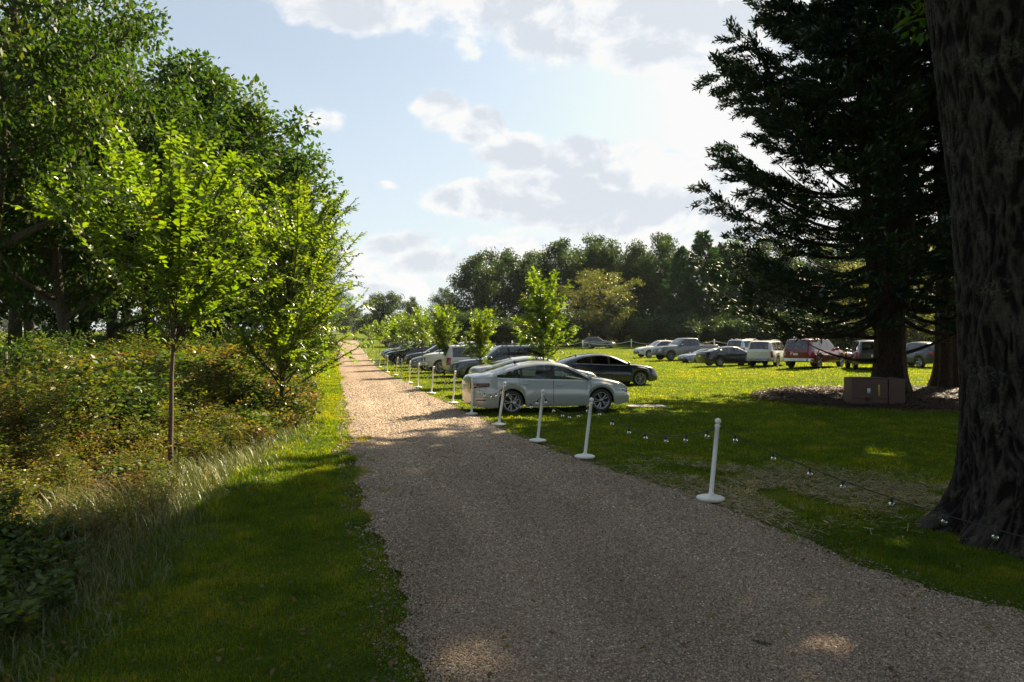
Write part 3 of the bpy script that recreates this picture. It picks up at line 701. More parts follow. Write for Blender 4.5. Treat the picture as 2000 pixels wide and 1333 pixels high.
    if bumper:
        for s_, nm in ((1, 'front_bumper'), (-1, 'rear_bumper')):
            bm_ = MB(); yy = np.linspace(-1, 1, 11); xx = s_ * (h + .04 + (.16 if s_ > 0 else .10) * (1 - yy ** 2))
            pts = np.stack([xx, yy * W * .46, np.full(11, S['zb'] + .17)], -1); pts[0, 0] -= s_ * .25; pts[-1, 0] -= s_ * .25; pts[0, 1] *= 1.04; pts[-1, 1] *= 1.04
            for dz in (-.055, 0, .055): bm_.tube(pts + [0, 0, dz], .05, 8)
            bm_.build(nm, M[bumper], t, smooth=True)
    if rack:
        for s in (-1, 1):
            rb = MB(); yy = float(np.interp(-.5, xs, V[:, RL, 1])) - .04; a, b = S['win'][0][0] + .15, S['win'][-1][1] - .65
            zz = lambda x: float(np.interp(x, xs, zr))
            rb.tube([(a, s * yy, zz(a)), (a + .1, s * yy, zz(a) + .07)] + [(x, s * yy, zz(x) + .075) for x in np.linspace(a + .2, b - .2, 6)] + [(b - .1, s * yy, zz(b) + .07), (b, s * yy, zz(b))], .018, 6)
            rb.build('roof_rail', M['black_plastic'], t, smooth=True)
        for x in (S['win'][0][0] + .55, S['win'][-1][1] - 1.0):
            rb = MB(); rb.box((x, 0, zz(x) + .09), (.06, 2 * yy, .03)); rb.build('cross_bar', M['black_plastic'], t)
    elif detail > 0 and spec in ('sedan', 'hatch', 'crossover'):
        x = S['bl'][1] + .1; z = float(np.interp(x, xs, zr)) + S['crown'] + .01
        a_ = MB(); a_.add([(x + .1, 0, z), (x - .09, .025, z - .01), (x - .09, -.025, z - .01), (x - .08, 0, z + .065)], [[[0, 1, 3], [0, 3, 2], [1, 2, 3]]]); a_.build('antenna', M['black_plastic'], t)
    # end-cap winding: make the two cap patches look outward
    if detail > 0:
        for s in (-1, 1):
            for nm_, xa, xb, zz_ in (('panel_gap', -h + .04, S['ax'][1] - S['r'] - .07, .30 + S['zb']), ('panel_gap', S['ax'][0] + S['r'] + .07, h - .06, .32 + S['zb'])):
                decal(bvh, nm_, M['black_plastic'], t, (0, s, 0), (-s * xa, -s * xb), zz_, zz_ + .007, n=8, k=2, off=.003)
            decal(bvh, 'sill', M['black_plastic'], t, (0, s, 0), (-s * (S['ax'][1] + S['r'] + .07), -s * (S['ax'][0] - S['r'] - .07)), S['zb'] + .004, S['zb'] + .045, n=8, k=2, off=.004)
        decal(bvh, 'fuel_door', M['black_plastic'] if False else P, t, (0, -1, 0), ((S['ax'][1] - .08), (S['ax'][1] + .10)), float(np.interp(S['ax'][1], xs, zs)) - .24, float(np.interp(S['ax'][1], xs, zs)) - .08, n=4, k=4, off=.005)
    if detail > 1:
        zt = float(np.interp(0, xs, zs)) - .045
        for s in (-1, 1): decal(bvh, 'side_trim', M['chrome'], t, (0, s, 0), (s * -S['win'][0][0], s * -S['win'][-1][1]), lambda q_, : float(np.interp(S['win'][0][0] + (S['win'][-1][1] - S['win'][0][0]) * q_, xs, zs)) - .004, lambda q_: float(np.interp(S['win'][0][0] + (S['win'][-1][1] - S['win'][0][0]) * q_, xs, zs)) + .010, n=30, k=2, off=.006)
    return t
# ================================================================ vegetation builders
def nrm(a): return a / (np.linalg.norm(a, axis=-1, keepdims=True) + 1e-9)
def leaf_quads(P, A, Nn, Ln, Wd, val, fold=False):
    """P bases, A axis dirs, Nn approximate normals, sizes; returns V, F, v"""
    n = len(P); A = nrm(A); S = nrm(np.cross(A, Nn)); Nn = np.cross(S, A)
    Ln = np.broadcast_to(Ln, (n,))[:, None]; Wd = np.broadcast_to(Wd, (n,))[:, None]
    if not fold:
        V = np.stack([P, P + A * Ln * .45 + S * Wd * .5, P + A * Ln, P + A * Ln * .45 - S * Wd * .5], 1)
        F_ = np.arange(n)[:, None] * 4 + np.array([[0, 1, 2, 3]]); k = 4
    else:
        up = Nn * Wd * .16
        V = np.stack([P, P + A * Ln * .28 + S * Wd * .46 + up, P + A * Ln * .68 + S * Wd * .38 + up * .9, P + A * Ln - Nn * Ln * .07,
                      P + A * Ln * .68 - S * Wd * .38 + up * .9, P + A * Ln * .28 - S * Wd * .46 + up], 1)
        F_ = (np.arange(n)[:, None, None] * 6 + np.array([[[0, 1, 2, 3], [0, 3, 4, 5]]])).reshape(-1, 4); k = 6
    return V.reshape(-1, 3), F_, np.repeat(val, k)

def skeleton_tube(mb, p, r, sides): mb.tube(p, r, sides)
def curve3(a, b, bend, n=6):
    t = np.linspace(0, 1, n)[:, None]; return a * (1 - t) + b * t + bend * (4 * t * (1 - t))

def broadleaf(seed, H, R, base=.3, tr=.22, n_limb=16, n_sub=6, clump=.75, per=90, leaf=.13, squash=1.0, stems=1, mid=.45, flat=.75, low=False):
    rg = np.random.default_rng(seed); mb = MB(); cl = []
    for st in range(stems):
        ang = rg.uniform(0, 6.28); off = np.array([math.cos(ang), math.sin(ang), 0]) * (R * .35 if stems > 1 else R * .05)
        tn = 9; tt = np.linspace(0, 1, tn); tp = np.zeros((tn, 3)); tp[:, 2] = tt * H * .86 - .15
        tp[:, :2] += off[:2] * tt[:, None] ** 1.1 + np.cumsum(rg.normal(0, .012 * H, (tn, 2)) * (tt[:, None] > .15), 0)
        rad = tr * (1 - tt) ** .8 + .03; rad[0] *= 1.35
        mb.tube(tp, rad, 8)
        nl = n_limb // stems
        for i in range(nl):
            f = base + (.97 - base) * ((i + rg.uniform(0, .8)) / nl) ** .85
            z0 = f * .84; a0 = np.array([np.interp(z0 / .86 , tt, tp[:, c]) for c in range(3)])
            az_ = i * 2.4 + rg.uniform(-.4, .4) + st * 1.3
            tc_ = np.clip((f - base) / (1 - base), 0, 1)
            env = R * (1 - max(0, (tc_ - mid)) ** 2 / (1 - mid) ** 2) ** .5 * (1 - .35 * max(0, mid - tc_) / mid) * rg.uniform(.72, 1.08)
            end = np.array([off[0] * .6 + math.cos(az_) * env, off[1] * .6 + math.sin(az_) * env, min(H * .97, a0[2] + env * rg.uniform(.25, .75) + .02 * H)])
            if tc_ > .9: end = np.array([a0[0] + math.cos(az_) * env * .4, a0[1] + math.sin(az_) * env * .4, H * rg.uniform(.93, 1.0)])
            lp = curve3(a0, end, np.array([0, 0, -.08 * env]) + rg.normal(0, .05 * env, 3), 7)
            lr = np.linspace(max(.03, rad[min(tn - 1, int(f * (tn - 1)))] * .6), .018, 7)
            mb.tube(lp, lr, 6)
            for j in range(n_sub):
                t = .35 + .65 * (j + rg.uniform(0, .9)) / n_sub; p0 = np.array([np.interp(t, np.linspace(0, 1, 7), lp[:, c]) for c in range(3)])
                d = rg.normal(0, 1, 3); d[2] = abs(d[2]) * .6 + .1; d += np.array([math.cos(az_), math.sin(az_), 0]) * .6; d = d / np.linalg.norm(d)
                p1 = p0 + d * env * rg.uniform(.18, .42)
                mb.tube(curve3(p0, p1, rg.normal(0, .03 * env, 3), 4), np.linspace(.022, .008, 4), 4, cap=False)
                cl.append((p1, clump * rg.uniform(.6, 1.25)))
                if rg.random() < .45: cl.append(((p0 + p1) / 2, clump * rg.uniform(.5, .9)))
            cl.append((end, clump * rg.uniform(.6, 1.0)))
    cen = np.array([c for c, _ in cl]); cr = np.array([r for _, r in cl])
    n = (per * (cr / clump) ** 2).astype(int) + 4; ci = np.repeat(np.arange(len(cl)), n)
    u = nrm(rg.normal(0, 1, (len(ci), 3))) * (rg.uniform(0, 1, len(ci)) ** .45)[:, None]
    Pp = cen[ci] + u * cr[ci][:, None] * np.array([1, 1, flat])
    out = nrm(u + rg.normal(0, .7, u.shape)); Nn = nrm(rg.normal(0, .6, u.shape) + [0, 0, 1.0] + u * .4)
    val = np.clip(.42 + rg.normal(0, .14, len(ci)) + (rg.normal(0, .11, len(cl)))[ci], 0, 1)
    ls = leaf * rg.uniform(.7, 1.25, len(ci))
    out[:, 2] -= .25
    V, F_, v = leaf_quads(Pp, out, Nn, ls, ls * .55, val)
    return mb, (V, F_, v)

def place_tree(name, label, group, mb, lv, bmat, lmat, loc, rz=0, scale=(1, 1, 1), crown='crown'):
    t = thing(name, label, 'tree', loc, rz, group); t.scale = scale
    mb.build('trunk', bmat, t, smooth=True)
    link(crown, np_mesh(crown, lv[0], [lv[1]], {'v': lv[2]}), lmat, t)
    return t

def young_tree(seed, H, tb, R, n_shoot, leaf, spacing, lean=(0, 0), tr=.05):
    """vase-shaped young elm: upright arching shoots with leaves in two ranks"""
    rg = np.random.default_rng(seed); mb = MB(); LP = []; LA = []; LN = []; LS = []; LV = []
    tn = 8; tt = np.linspace(0, 1, tn); tp = np.zeros((tn, 3)); tp[:, 2] = tt * H * .72 - .1
    tp[1:, :2] += np.cumsum(rg.normal(0, .012, (tn - 1, 2)), 0) + np.outer(tt[1:] ** 2, lean)
    mb.tube(tp, tr * (1 - .72 * tt), 10)
    def leaves(path, lf, den=1.0, start=.15):
        L = np.linalg.norm(np.diff(path, axis=0), axis=1).sum(); n = max(3, int(L * (1 - start) / spacing * den)); ts = np.linspace(start, 1, n)
        g_ = np.linspace(0, 1, len(path)); pp = np.stack([np.interp(ts, g_, path[:, c]) for c in range(3)], 1)
        d = nrm(np.stack([np.gradient(pp[:, c]) for c in range(3)], 1)); sd_ = nrm(np.cross(d, [0, 0, 1.0]) + rg.normal(0, .12, d.shape)); rot = rg.uniform(-.7, .7)
        up = np.cross(sd_, d); sd_ = nrm(sd_ * math.cos(rot) + up * math.sin(rot))
        sg = np.where(np.arange(n) % 2, 1, -1)[:, None]
        a = nrm(d * .75 + sd_ * sg * .85 + rg.normal(0, .2, d.shape) + [0, 0, -.22])
        LP.append(pp); LA.append(a); LN.append(nrm(np.cross(sd_ * sg, d) * sg * 0 + up + rg.normal(0, .25, d.shape) + [0, 0, .35]))
        LS.append(lf * rg.uniform(.65, 1.12, n) * (1 - .35 * ts ** 4)); LV.append(np.clip(.45 + rg.normal(0, .13, n) + rg.normal(0, .08) + .12 * ts, 0, 1))
    for i in range(n_shoot):
        f = (i + rg.uniform(0, .8)) / n_shoot; z0 = tb + (H * .70 - tb) * f ** 1.1; a0 = np.array([np.interp(z0 / (H * .72), tt, tp[:, c]) for c in range(3)]); a0[2] = z0
        az_ = i * 2.4 + rg.uniform(-.3, .3); rr = R * (1.0 - .45 * f) * rg.uniform(.7, 1.1); rise = (.95 + .5 * f) * rr * rg.uniform(.5, 1.2) + (.25 * H * f)
        e = a0 + np.array([math.cos(az_) * rr, math.sin(az_) * rr, min(rise, H - z0)])
        lp = curve3(a0, e, np.array([0, 0, .10 * rr]) + rg.normal(0, .06 * rr, 3), 8)
        mb.tube(lp, np.linspace(.017, .004, 8) * (tr / .05), 5, cap=False); leaves(lp, leaf, 1, .3)
        for j in range(13):
            t = rg.uniform(.06, .92); p0 = np.array([np.interp(t, np.linspace(0, 1, 8), lp[:, c]) for c in range(3)])
            d = nrm(rg.normal(0, 1, 3) * [1, 1, .5] + [0, 0, .45] + np.array([math.cos(az_), math.sin(az_), 0]) * .5)
            p1 = p0 + d * rr * rg.uniform(.25, .6) * (1.1 - t * .5)
            q_ = curve3(p0, p1, rg.normal(0, .03, 3) + [0, 0, -.02], 5); mb.tube(q_, np.linspace(.006, .002, 5) * (tr / .05), 3, cap=False); leaves(q_, leaf * .95)
    P_ = np.concatenate(LP); ls = np.concatenate(LS)
    return mb, leaf_quads(P_, np.concatenate(LA), np.concatenate(LN), ls, ls * .60, np.concatenate(LV), fold=True)

def cedar(seed, H, Rf, z0, n_limb, spray, per, tr, skirt=True, fork=False, bend=None):
    rg = np.random.default_rng(seed); mb = MB(); LP = []; LA = []; LN = []; LS = []; LV = []; LW = []
    tn = 16; tt = np.linspace(0, 1, tn); z = tt * H; tp = np.zeros((tn, 3)); tp[:, 2] = z - .1; tp[2:, :2] += np.cumsum(rg.normal(0, .03, (tn - 2, 2)), 0)
    rad = tr * (1 - tt) ** .9 + .03
    # flared, fluted base
    sides = 28; th = np.arange(sides) * 2 * np.pi / sides; zz = np.concatenate([np.linspace(-.1, 2.2, 9), z[z > 2.4]])
    cx = np.stack([np.interp(zz, tp[:, 2], tp[:, c]) for c in (0, 1)], 1); rr = np.interp(zz, tp[:, 2], rad)
    ph = rg.uniform(0, 6.28, 3); lob = 1 + .10 * np.sin(4 * th + ph[0]) + .06 * np.sin(9 * th + ph[1]) + .03 * np.sin(17 * th + ph[2])
    fl = 1 + .38 * np.exp(-np.clip(zz, 0, 9) / .4)
    rl = rr[:, None] * (1 + (lob[None] - 1) * (1 + 1.6 * np.exp(-np.clip(zz, 0, 9) / .8))[:, None]) * fl[:, None]
    V = np.stack([cx[:, :1] + rl * np.cos(th), cx[:, 1:] + rl * np.sin(th), np.repeat(zz[:, None], sides, 1)], -1).reshape(-1, 3)
    i = np.arange(len(zz) - 1)[:, None] * sides; j = np.arange(sides)[None]; k = (j + 1) % sides
    mb.add(V, [np.stack([i + j, i + k, i + sides + k, i + sides + j], -1).reshape(-1, 4)])
    if fork:
        for a in (2.6, 5.3, .9):
            p = np.array([[.2 * math.cos(a), .2 * math.sin(a), 2.2], [.55 * math.cos(a), .55 * math.sin(a), 4.5], [.9 * math.cos(a), .9 * math.sin(a), 9], [1.1 * math.cos(a), 1.1 * math.sin(a), H * .8]])
            mb.tube(p, [tr * .5, tr * .42, tr * .3, .04], 8)
    for i in range(n_limb):
        f = (i + rg.uniform(0, 1)) / n_limb; zb_ = z0 + (H * .97 - z0) * f ** 1.05
        az_ = i * 2.399 + rg.uniform(-.35, .35); R = Rf(zb_, az_) * rg.uniform(.72, 1.06)
        a0 = np.array([np.interp(zb_, tp[:, 2], tp[:, 0]), np.interp(zb_, tp[:, 2], tp[:, 1]), zb_])
        dirn = np.array([math.cos(az_), math.sin(az_), 0]); lowf = max(0, 1 - (zb_ - z0) / 5.0)
        rise = R * (.42 - .36 * lowf) * rg.uniform(.6, 1.3)
        e = a0 + dirn * R + np.array([0, 0, rise]); lp = curve3(a0, e, np.array([0, 0, -R * (.13 + .10 * lowf)]) + rg.normal(0, .03 * R, 3), 9)
        mb.tube(lp, np.linspace(min(.11, .02 + R * .013 + .02 * lowf), .008, 9), 5, cap=False)
        nb = int(7 + R * 3.2); bare = rg.random() < .05
        for j in range(nb):
            t = .28 + .72 * ((j + rg.uniform(0, .9)) / nb); t = min(t, .99)
            if bare or rg.random() < .80 * (1 - t): continue
            p0 = np.array([np.interp(t, np.linspace(0, 1, 9), lp[:, c]) for c in range(3)])
            sgn = 1 if j % 2 else -1; sd_ = np.array([-dirn[1], dirn[0], 0]) * sgn
            ln = R * rg.uniform(.10, .24) * (1.15 - .55 * t) + .18
            d = nrm(dirn * .75 + sd_ * .65 + rg.normal(0, .22, 3) + [0, 0, .12])
            p1 = p0 + d * ln; q_ = curve3(p0, p1, rg.normal(0, .04, 3) + [0, 0, -.05 * ln], 4)
            mb.tube(q_, np.linspace(.013, .004, 4), 3, cap=False)
            n = int(per * (.6 + ln) * (1 - .5 * lowf)); ts = rg.uniform(.15, 1.08, n) ** .8
            pp = p0 + (p1 - p0) * ts[:, None] + rg.normal(0, .05 + .05 * ln, (n, 3)) * [1, 1, .55]
            a = nrm(d * .9 + rg.normal(0, .42, (n, 3)) + [0, 0, .18])
            LP.append(pp); LA.append(a); LN.append(nrm(rg.normal(0, .5, (n, 3)) + [0, 0, 1])); s = spray * rg.uniform(.6, 1.35, n)
            LS.append(s); LV.append(np.clip(.42 + rg.normal(0, .13, n) + rg.normal(0, .1) + (.3 if (rg.random() < .05 and t < .6) else 0), 0, 1))
    P_ = np.concatenate(LP); ls = np.concatenate(LS)
    return mb, leaf_quads(P_, np.concatenate(LA), np.concatenate(LN), ls, ls * .30, np.concatenate(LV))
# ================================================================ ground, road
def grid_sheet(name, xs, ys, mat, dz=0.0):
    X, Y = np.meshgrid(xs, ys); Z = gz(X, Y) + dz; V = np.stack([X, Y, Z], -1).reshape(-1, 3); n, m_ = X.shape
    i = np.arange(n - 1)[:, None] * m_; j = np.arange(m_ - 1)[None]
    q = np.stack([i + j, i + j + 1, i + m_ + j + 1, i + m_ + j], -1).reshape(-1, 4)
    return link(name, np_mesh(name, V, [q], smooth=True), mat)
gx = np.concatenate([-np.geomspace(900, 30, 40), np.arange(-29.5, 40, .45), np.geomspace(40.5, 900, 40)])
gy_ = np.concatenate([np.linspace(-120, -12, 14), np.arange(-11, 70, .45), np.geomspace(71, 1500, 90)])
def JL(y): return (fbm(y, y * 0, .7, 31) - .5) * .26 + (fbm(y, y * 0, 5.1, 33) - .5) * .22
def JR(y): return (fbm(y, y * 0 + 7, .7, 37) - .5) * .26 + (fbm(y, y * 0 + 7, 4.8, 39) - .5) * .22
def inroad(x, y): return sstep(x, XL(y) + .1, XL(y) + .6) * sstep(-x, -XR(y) + .1, -XR(y) + .6) * (y < 150)
def roadz(x, y):
    t = np.clip((x - XL(y)) / (XR(y) - XL(y)), 0, 1)
    r = -.022 * np.exp(-((t - .27) / .10) ** 2) - .022 * np.exp(-((t - .73) / .10) ** 2)
    return gz(x, y) + .018 + r * np.clip((40 - y) / 20, .2, 1) + .012 * (fbm(x, y, 1.6, 3) - .5)
_X, _Y = np.meshgrid(gx, gy_)
ground = grid_sheet('ground', gx, gy_, M['turf'], -.010 - .075 * inroad(_X, _Y)); ground['kind'] = 'structure'
rng = np.random.default_rng(11)
ys = np.concatenate([np.arange(-12, 40, .12), np.arange(40, 152, .5)]); nx = 34
jl = JL(ys); jr = JR(ys)
xl = XL(ys) + jl; xr = XR(ys) + jr; t = np.linspace(0, 1, nx)[None]
X = xl[:, None] * (1 - t) + xr[:, None] * t; Y = np.repeat(ys[:, None], nx, 1)
edge = np.minimum(t, 1 - t)
Z = roadz(X, Y) - .02 * (edge < .004)
def TRK(x, y):
    t = np.clip((x - XL(y)) / (XR(y) - XL(y)), 0, 1)
    a = np.exp(-((t - .27) / .10) ** 2) + np.exp(-((t - .73) / .10) ** 2)
    return np.clip(.25 + .6 * a * (.5 + .8 * fbm(x, y, .5, 72)) + 1.1 * (fbm(x * 1.3, y * .45, .9, 73) - .5), 0, 1)
V = np.stack([X, Y, Z], -1).reshape(-1, 3); n, m_ = X.shape
i = np.arange(n - 1)[:, None] * m_; j = np.arange(m_ - 1)[None]
road = link('road', np_mesh('road', V, [np.stack([i + j, i + j + 1, i + m_ + j + 1, i + m_ + j], -1).reshape(-1, 4)], {'v': TRK(X, Y).ravel()}, smooth=True), M['gravel']); road['kind'] = 'structure'

def in_view(x, y, pad=1.2):
    return (y > 2.2) & (np.abs(x) < y * .79 + pad)
def scatter(n, ymin, ymax, xlo, xhi, p=1.0, seed=0):
    """points with density falling as 1/y**p"""
    rg = np.random.default_rng(seed); u = rg.random(n)
    if p == 1: y = ymin * (ymax / ymin) ** u
    else: y = (ymin ** (1 - p) + u * (ymax ** (1 - p) - ymin ** (1 - p))) ** (1 / (1 - p))
    a = xlo(y); b = xhi(y); x = a + (b - a) * rg.random(n); return x, y, rg

# loose stones on the road
def stones(name, n, ymin, ymax, size, seed, xlo, xhi, mat, dz, ramp_bias=0, p=1.6):
    x, y, rg = scatter(n, ymin, ymax, xlo, xhi, p, seed); t_ = (x - XL(y)) / (XR(y) - XL(y)); trk = np.exp(-((t_ - .27) / .09) ** 2) + np.exp(-((t_ - .73) / .09) ** 2)
    k = in_view(x, y) & (rg.random(len(x)) > .55 * trk * fbm(x, y, .5, 71) * 1.4); x, y = x[k], y[k]; n = len(x)
    s = size * rg.uniform(.5, 1.3, n) * np.clip(y / 7, .75, 3.0)
    base = nrm(np.array([[1, 0, 0], [-.5, .87, 0], [-.5, -.87, 0], [0.1, 0, .8], [.3, .8, .35], [-.9, 0, .3], [.4, -.8, .3]])) 
    tri = np.array([[0, 4, 3], [1, 5, 3], [5, 2, 3], [2, 6, 3], [0, 3, 6], [4, 1, 3], [0, 1, 4], [1, 2, 5], [2, 0, 6]])
    a = rg.uniform(0, 6.28, n); ca, sa = np.cos(a), np.sin(a); sc = rg.uniform(.6, 1.2, (n, 3)) * [1, 1, .75]
    B = base[None] * sc[:, None]; Bx = B[..., 0] * ca[:, None] - B[..., 1] * sa[:, None]; By = B[..., 0] * sa[:, None] + B[..., 1] * ca[:, None]
    tl = rg.normal(0, .25, (n, 1)); Bz = B[..., 2] + Bx * tl
    V = np.stack([x[:, None] + Bx * s[:, None], y[:, None] + By * s[:, None], roadz(x, y)[:, None] + dz + (Bz - .1) * s[:, None]], -1).reshape(-1, 3)
    Fq = (np.arange(n)[:, None, None] * 7 + tri[None]).reshape(-1, 3)
    val = np.repeat(np.clip(rg.normal(.36 + ramp_bias + .26 * TRK(x, y), .21, n), 0, 1), 7)
    o = link(name, np_mesh(name, V, [Fq], {'v': val}), mat); o['kind'] = 'stuff'; return o
stones('gravel', 330000, 3.2, 34, .0115, 5, lambda y: XL(y) + JL(y) - .05, lambda y: XR(y) + JR(y) + .05, M['pebble'], .002, 0, 1.5)
for sgn, ED, JD in ((-1, XL, JL), (1, XR, JR)):      # spill of stones into the turf
    stones('gravel', 2300, 3.2, 24, .011, 60 + sgn, lambda y: ED(y) + JD(y) + sgn * .03, lambda y: ED(y) + JD(y) + sgn * .32, M['pebble'], .000, -.16, 1.5)

# ---- grass
def blades(name, mat, x, y, h, wd, lean, rg, val, zf=None, kind='stuff', obj=True, curl=True):
    n = len(x); a = rg.uniform(0, 6.28, n); z = (gz(x, y) if zf is None else zf) - .015
    d = np.stack([np.cos(a), np.sin(a), np.zeros(n)], -1); s = np.stack([-d[:, 1], d[:, 0], np.zeros(n)], -1)
    b = np.stack([x, y, z], -1); hh = h[:, None]; ww = wd[:, None] * .5; le = (lean * rg.uniform(.2, 1.6, n))[:, None]
    m1 = b + d * hh * le * .35 + np.array([0, 0, 1]) * hh * .6; tp = b + d * hh * le + np.array([0, 0, 1]) * hh * (1 - .25 * le)
    V = np.stack([b - s * ww, b + s * ww, m1 + s * ww * .8, m1 - s * ww * .8, tp], 1).reshape(-1, 3)
    I = np.arange(n)[:, None] * 5; 
    me = np_mesh(name, V, [I + np.array([[0, 1, 2, 3]]), I + np.array([[3, 2, 4]])], {'v': np.repeat(np.clip(val, 0, 1), 5)})
    o = link(name, me, mat); o['kind'] = kind; return o
BARE = lambda x, y: np.clip(1.2 * np.exp(-(((x - 3.6) / 1.7) ** 2 + ((y - 9.9) / 1.3) ** 2)) + 1.0 * np.exp(-(((x - 4.9) / 1.6) ** 2 + ((y - 9.0) / .9) ** 2)) + .7 * np.exp(-(((x - 3.0) / .5) ** 2 + ((y - 8.3) / 1.0) ** 2)), 0, 1)
MULCH = lambda x, y: (((x - 14.2 ) / (5.6 + .0 * x)) ** 2 + ((y - 23.6) / 4.6) ** 2 + .12 * (fbm(x, y, .6, 8) - .5))
def lawn_filter(x, y, rg):
    keep = rg.random(len(x)) > .80 * BARE(x, y) * (.5 + fbm(x, y, 1.5, 4))
    keep &= (MULCH(x, y) > 1.0) & in_view(x, y) & ~((np.abs(x - 3.55) < 1.35) & (np.abs(y - 19.3 - (x - 3.55) * .25) < .45) & (x > 3.0))
    return keep
specs = [('lawn_grass', 450000, 3.6, 34, lambda y: XR(y) + JR(y) - .45, lambda y: y * .79 + 1.0, 1.35, 21),
         ('lawn_grass', 200000, 34, 120, lambda y: XR(y) - .05, lambda y: y * .66 + 4, 1.0, 22),
         ('verge_grass', 260000, 2.4, 40, lambda y: VE(y) - .5, lambda y: XL(y) + JL(y) + .45, 1.15, 23),
         ('verge_grass', 45000, 40, 150, lambda y: VE(y) - .5, lambda y: XL(y) + .1, .6, 24)]
for nm, n, y0, y1, lo, hi, p, sd_ in specs:
    x, y, rg = scatter(n, y0, y1, lo, hi, p, sd_); k = lawn_filter(x, y, rg); x, y = x[k], y[k]; n = len(x)
    out_ = np.minimum(XL(y) + JL(y) - x, 9) if nm == 'verge_grass' else x - XR(y) - JR(y)      # how far outside the gravel edge
    k = (out_ > -.02) | ((fbm(x, y, 3.0, 91) > .44 - out_ * .75) & (out_ > -.45)); x, y, out_ = x[k], y[k], out_[k]; n = len(x)
    near = np.clip(y / 9, .7, 6.5); cl = .45 * fbm(x, y, 1.1, 12) + .55 * vn(x, y, 5.2, 14); big_ = fbm(x, y, .28, 13)
    h = (.018 + .085 * cl ** 1.4) * rg.uniform(.55, 1.3, n) * np.clip(near, .85, 1.15) * .85 * np.interp(y, [14, 40], [1, 1.25]); wd = .0055 * near * rg.uniform(.7, 1.4, n)
    h *= 1 + .9 * sstep(vn(x, y, 1.7, 93), .72, .85) * (y < 20)
    if nm == 'verge_grass': h *= 1.0 + .9 * sstep(-x, -XL(y) + .6, -VE(y) + .1)
    v = .50 + .55 * (cl - .5) + .55 * (big_ - .5) + .45 * (vn(x, y, 2.3, 55) - .5) + rg.normal(0, .15, n) + (rg.random(n) < .03) * np.interp(y, [8, 16], [.4, .12]) + .3 * BARE(x, y) + .2 * np.exp(-np.clip(out_, 0, 9) / .12)
    v = np.minimum(v, np.interp(y, [8, 18], [1.0, .86]))
    o = blades(nm, M['grass'], x, y, h, wd, .75, rg, v)
# clover and broad-leaved weeds in the turf, and a few fallen leaves
x, y, rg = scatter(90000, 2.6, 22, lambda y: np.minimum(VE(y), XL(y)) - .3, lambda y: y * .78, 1.2, 27)
k = in_view(x, y) & ((x < XL(y) + JL(y) - .03) | (x > XR(y) + JR(y) + .03)) & (fbm(x, y, .8, 28) > .50) & (MULCH(x, y) > 1); x, y = x[k], y[k]; n = len(x)
ls_ = rg.uniform(.014, .034, n) * np.clip(y / 8, .8, 2)
V, F_, v = leaf_quads(np.stack([x, y, gz(x, y) + rg.uniform(.01, .055, n)], 1), rg.normal(0, 1, (n, 3)) * [1, 1, .25], rg.normal(0, .3, (n, 3)) + [0, 0, 1], ls_, ls_ * .8, np.clip(rg.normal(.42, .14, n), 0, .8))
o = link('clover', np_mesh('clover', V, [F_], {'v': v}), M['grass']); o['kind'] = 'stuff'
x, y, rg = scatter(900, 3.0, 16, lambda y: VE(y) - .3, lambda y: y * .78, 1.1, 29); k = in_view(x, y) & (rg.random(len(x)) < np.where((x > XL(y)) & (x < XR(y)), .25, 1)); x, y = x[k], y[k]; n = len(x)
V, F_, v = leaf_quads(np.stack([x, y, gz(x, y) + rg.uniform(.03, .06, n)], 1), rg.normal(0, 1, (n, 3)) * [1, 1, .3], rg.normal(0, .4, (n, 3)) + [0, 0, 1], rg.uniform(.03, .06, n), rg.uniform(.02, .04, n), rg.uniform(.7, 1, n), fold=True)
o = link('fallen_leaves', np_mesh('fallen_leaves', V, [F_], {'v': v}), M['brush']); o['kind'] = 'stuff'
# tall weeds between the mown verge and the brush
x, y, rg = scatter(60000, 3.0, 80, lambda y: BE(y) - .6, lambda y: VE(y) + .30, 1.05, 31); k = in_view(x, y) & (rg.random(len(x)) < .25 + 1.1 * fbm(x, y, .9, 44) * sstep(-x, -VE(y) - .35, -VE(y) + .9)); x, y = x[k], y[k]; n = len(x)
tuft = fbm(x, y, 1.4, 17); prof = sstep(-x, -VE(y) - .3, -VE(y) + 1.2)
h = (.12 + .62 * prof * tuft) * rg.uniform(.5, 1.3, n); near = np.clip(y / 11, .7, 5)
blades('tall_grass', M['dry_grass'], x, y, h, .008 * near * rg.uniform(.6, 1.4, n), .7, rg, .30 + .5 * (tuft - .5) + rg.normal(0, .2, n) + .1 * prof)
# straw lying on the bare patch by the first post
def litter(name, mat, x, y, ln, wd, rg, val, dz=.02):
    n = len(x); a = rg.uniform(0, 6.28, n); d = np.stack([np.cos(a), np.sin(a), rg.normal(0, .16, n)], -1); s = np.stack([-np.sin(a), np.cos(a), rg.normal(0, .3, n)], -1)
    c = np.stack([x, y, gz(x, y) + dz * rg.uniform(.2, 1.6, n)], -1); l = ln[:, None] * .5; w_ = wd[:, None] * .5
    V = np.stack([c - d * l - s * w_, c - d * l + s * w_, c + d * l + s * w_, c + d * l - s * w_], 1).reshape(-1, 3)
    o = link(name, np_mesh(name, V, [np.arange(n)[:, None] * 4 + np.array([[0, 1, 2, 3]])], {'v': np.repeat(np.clip(val, 0, 1), 4)}), mat); o['kind'] = 'stuff'; return o
rg = np.random.default_rng(41); x = rg.uniform(1.2, 8.5, 60000); y = rg.uniform(7.2, 14, 60000)
k = (rg.random(60000) < BARE(x, y) * (fbm(x, y, 1.1, 6) > .42) + .018 * (fbm(x, y, .8, 19) > .55)) & (x > XR(y) + .05) & in_view(x, y); x, y = x[k], y[k]; n = len(x)
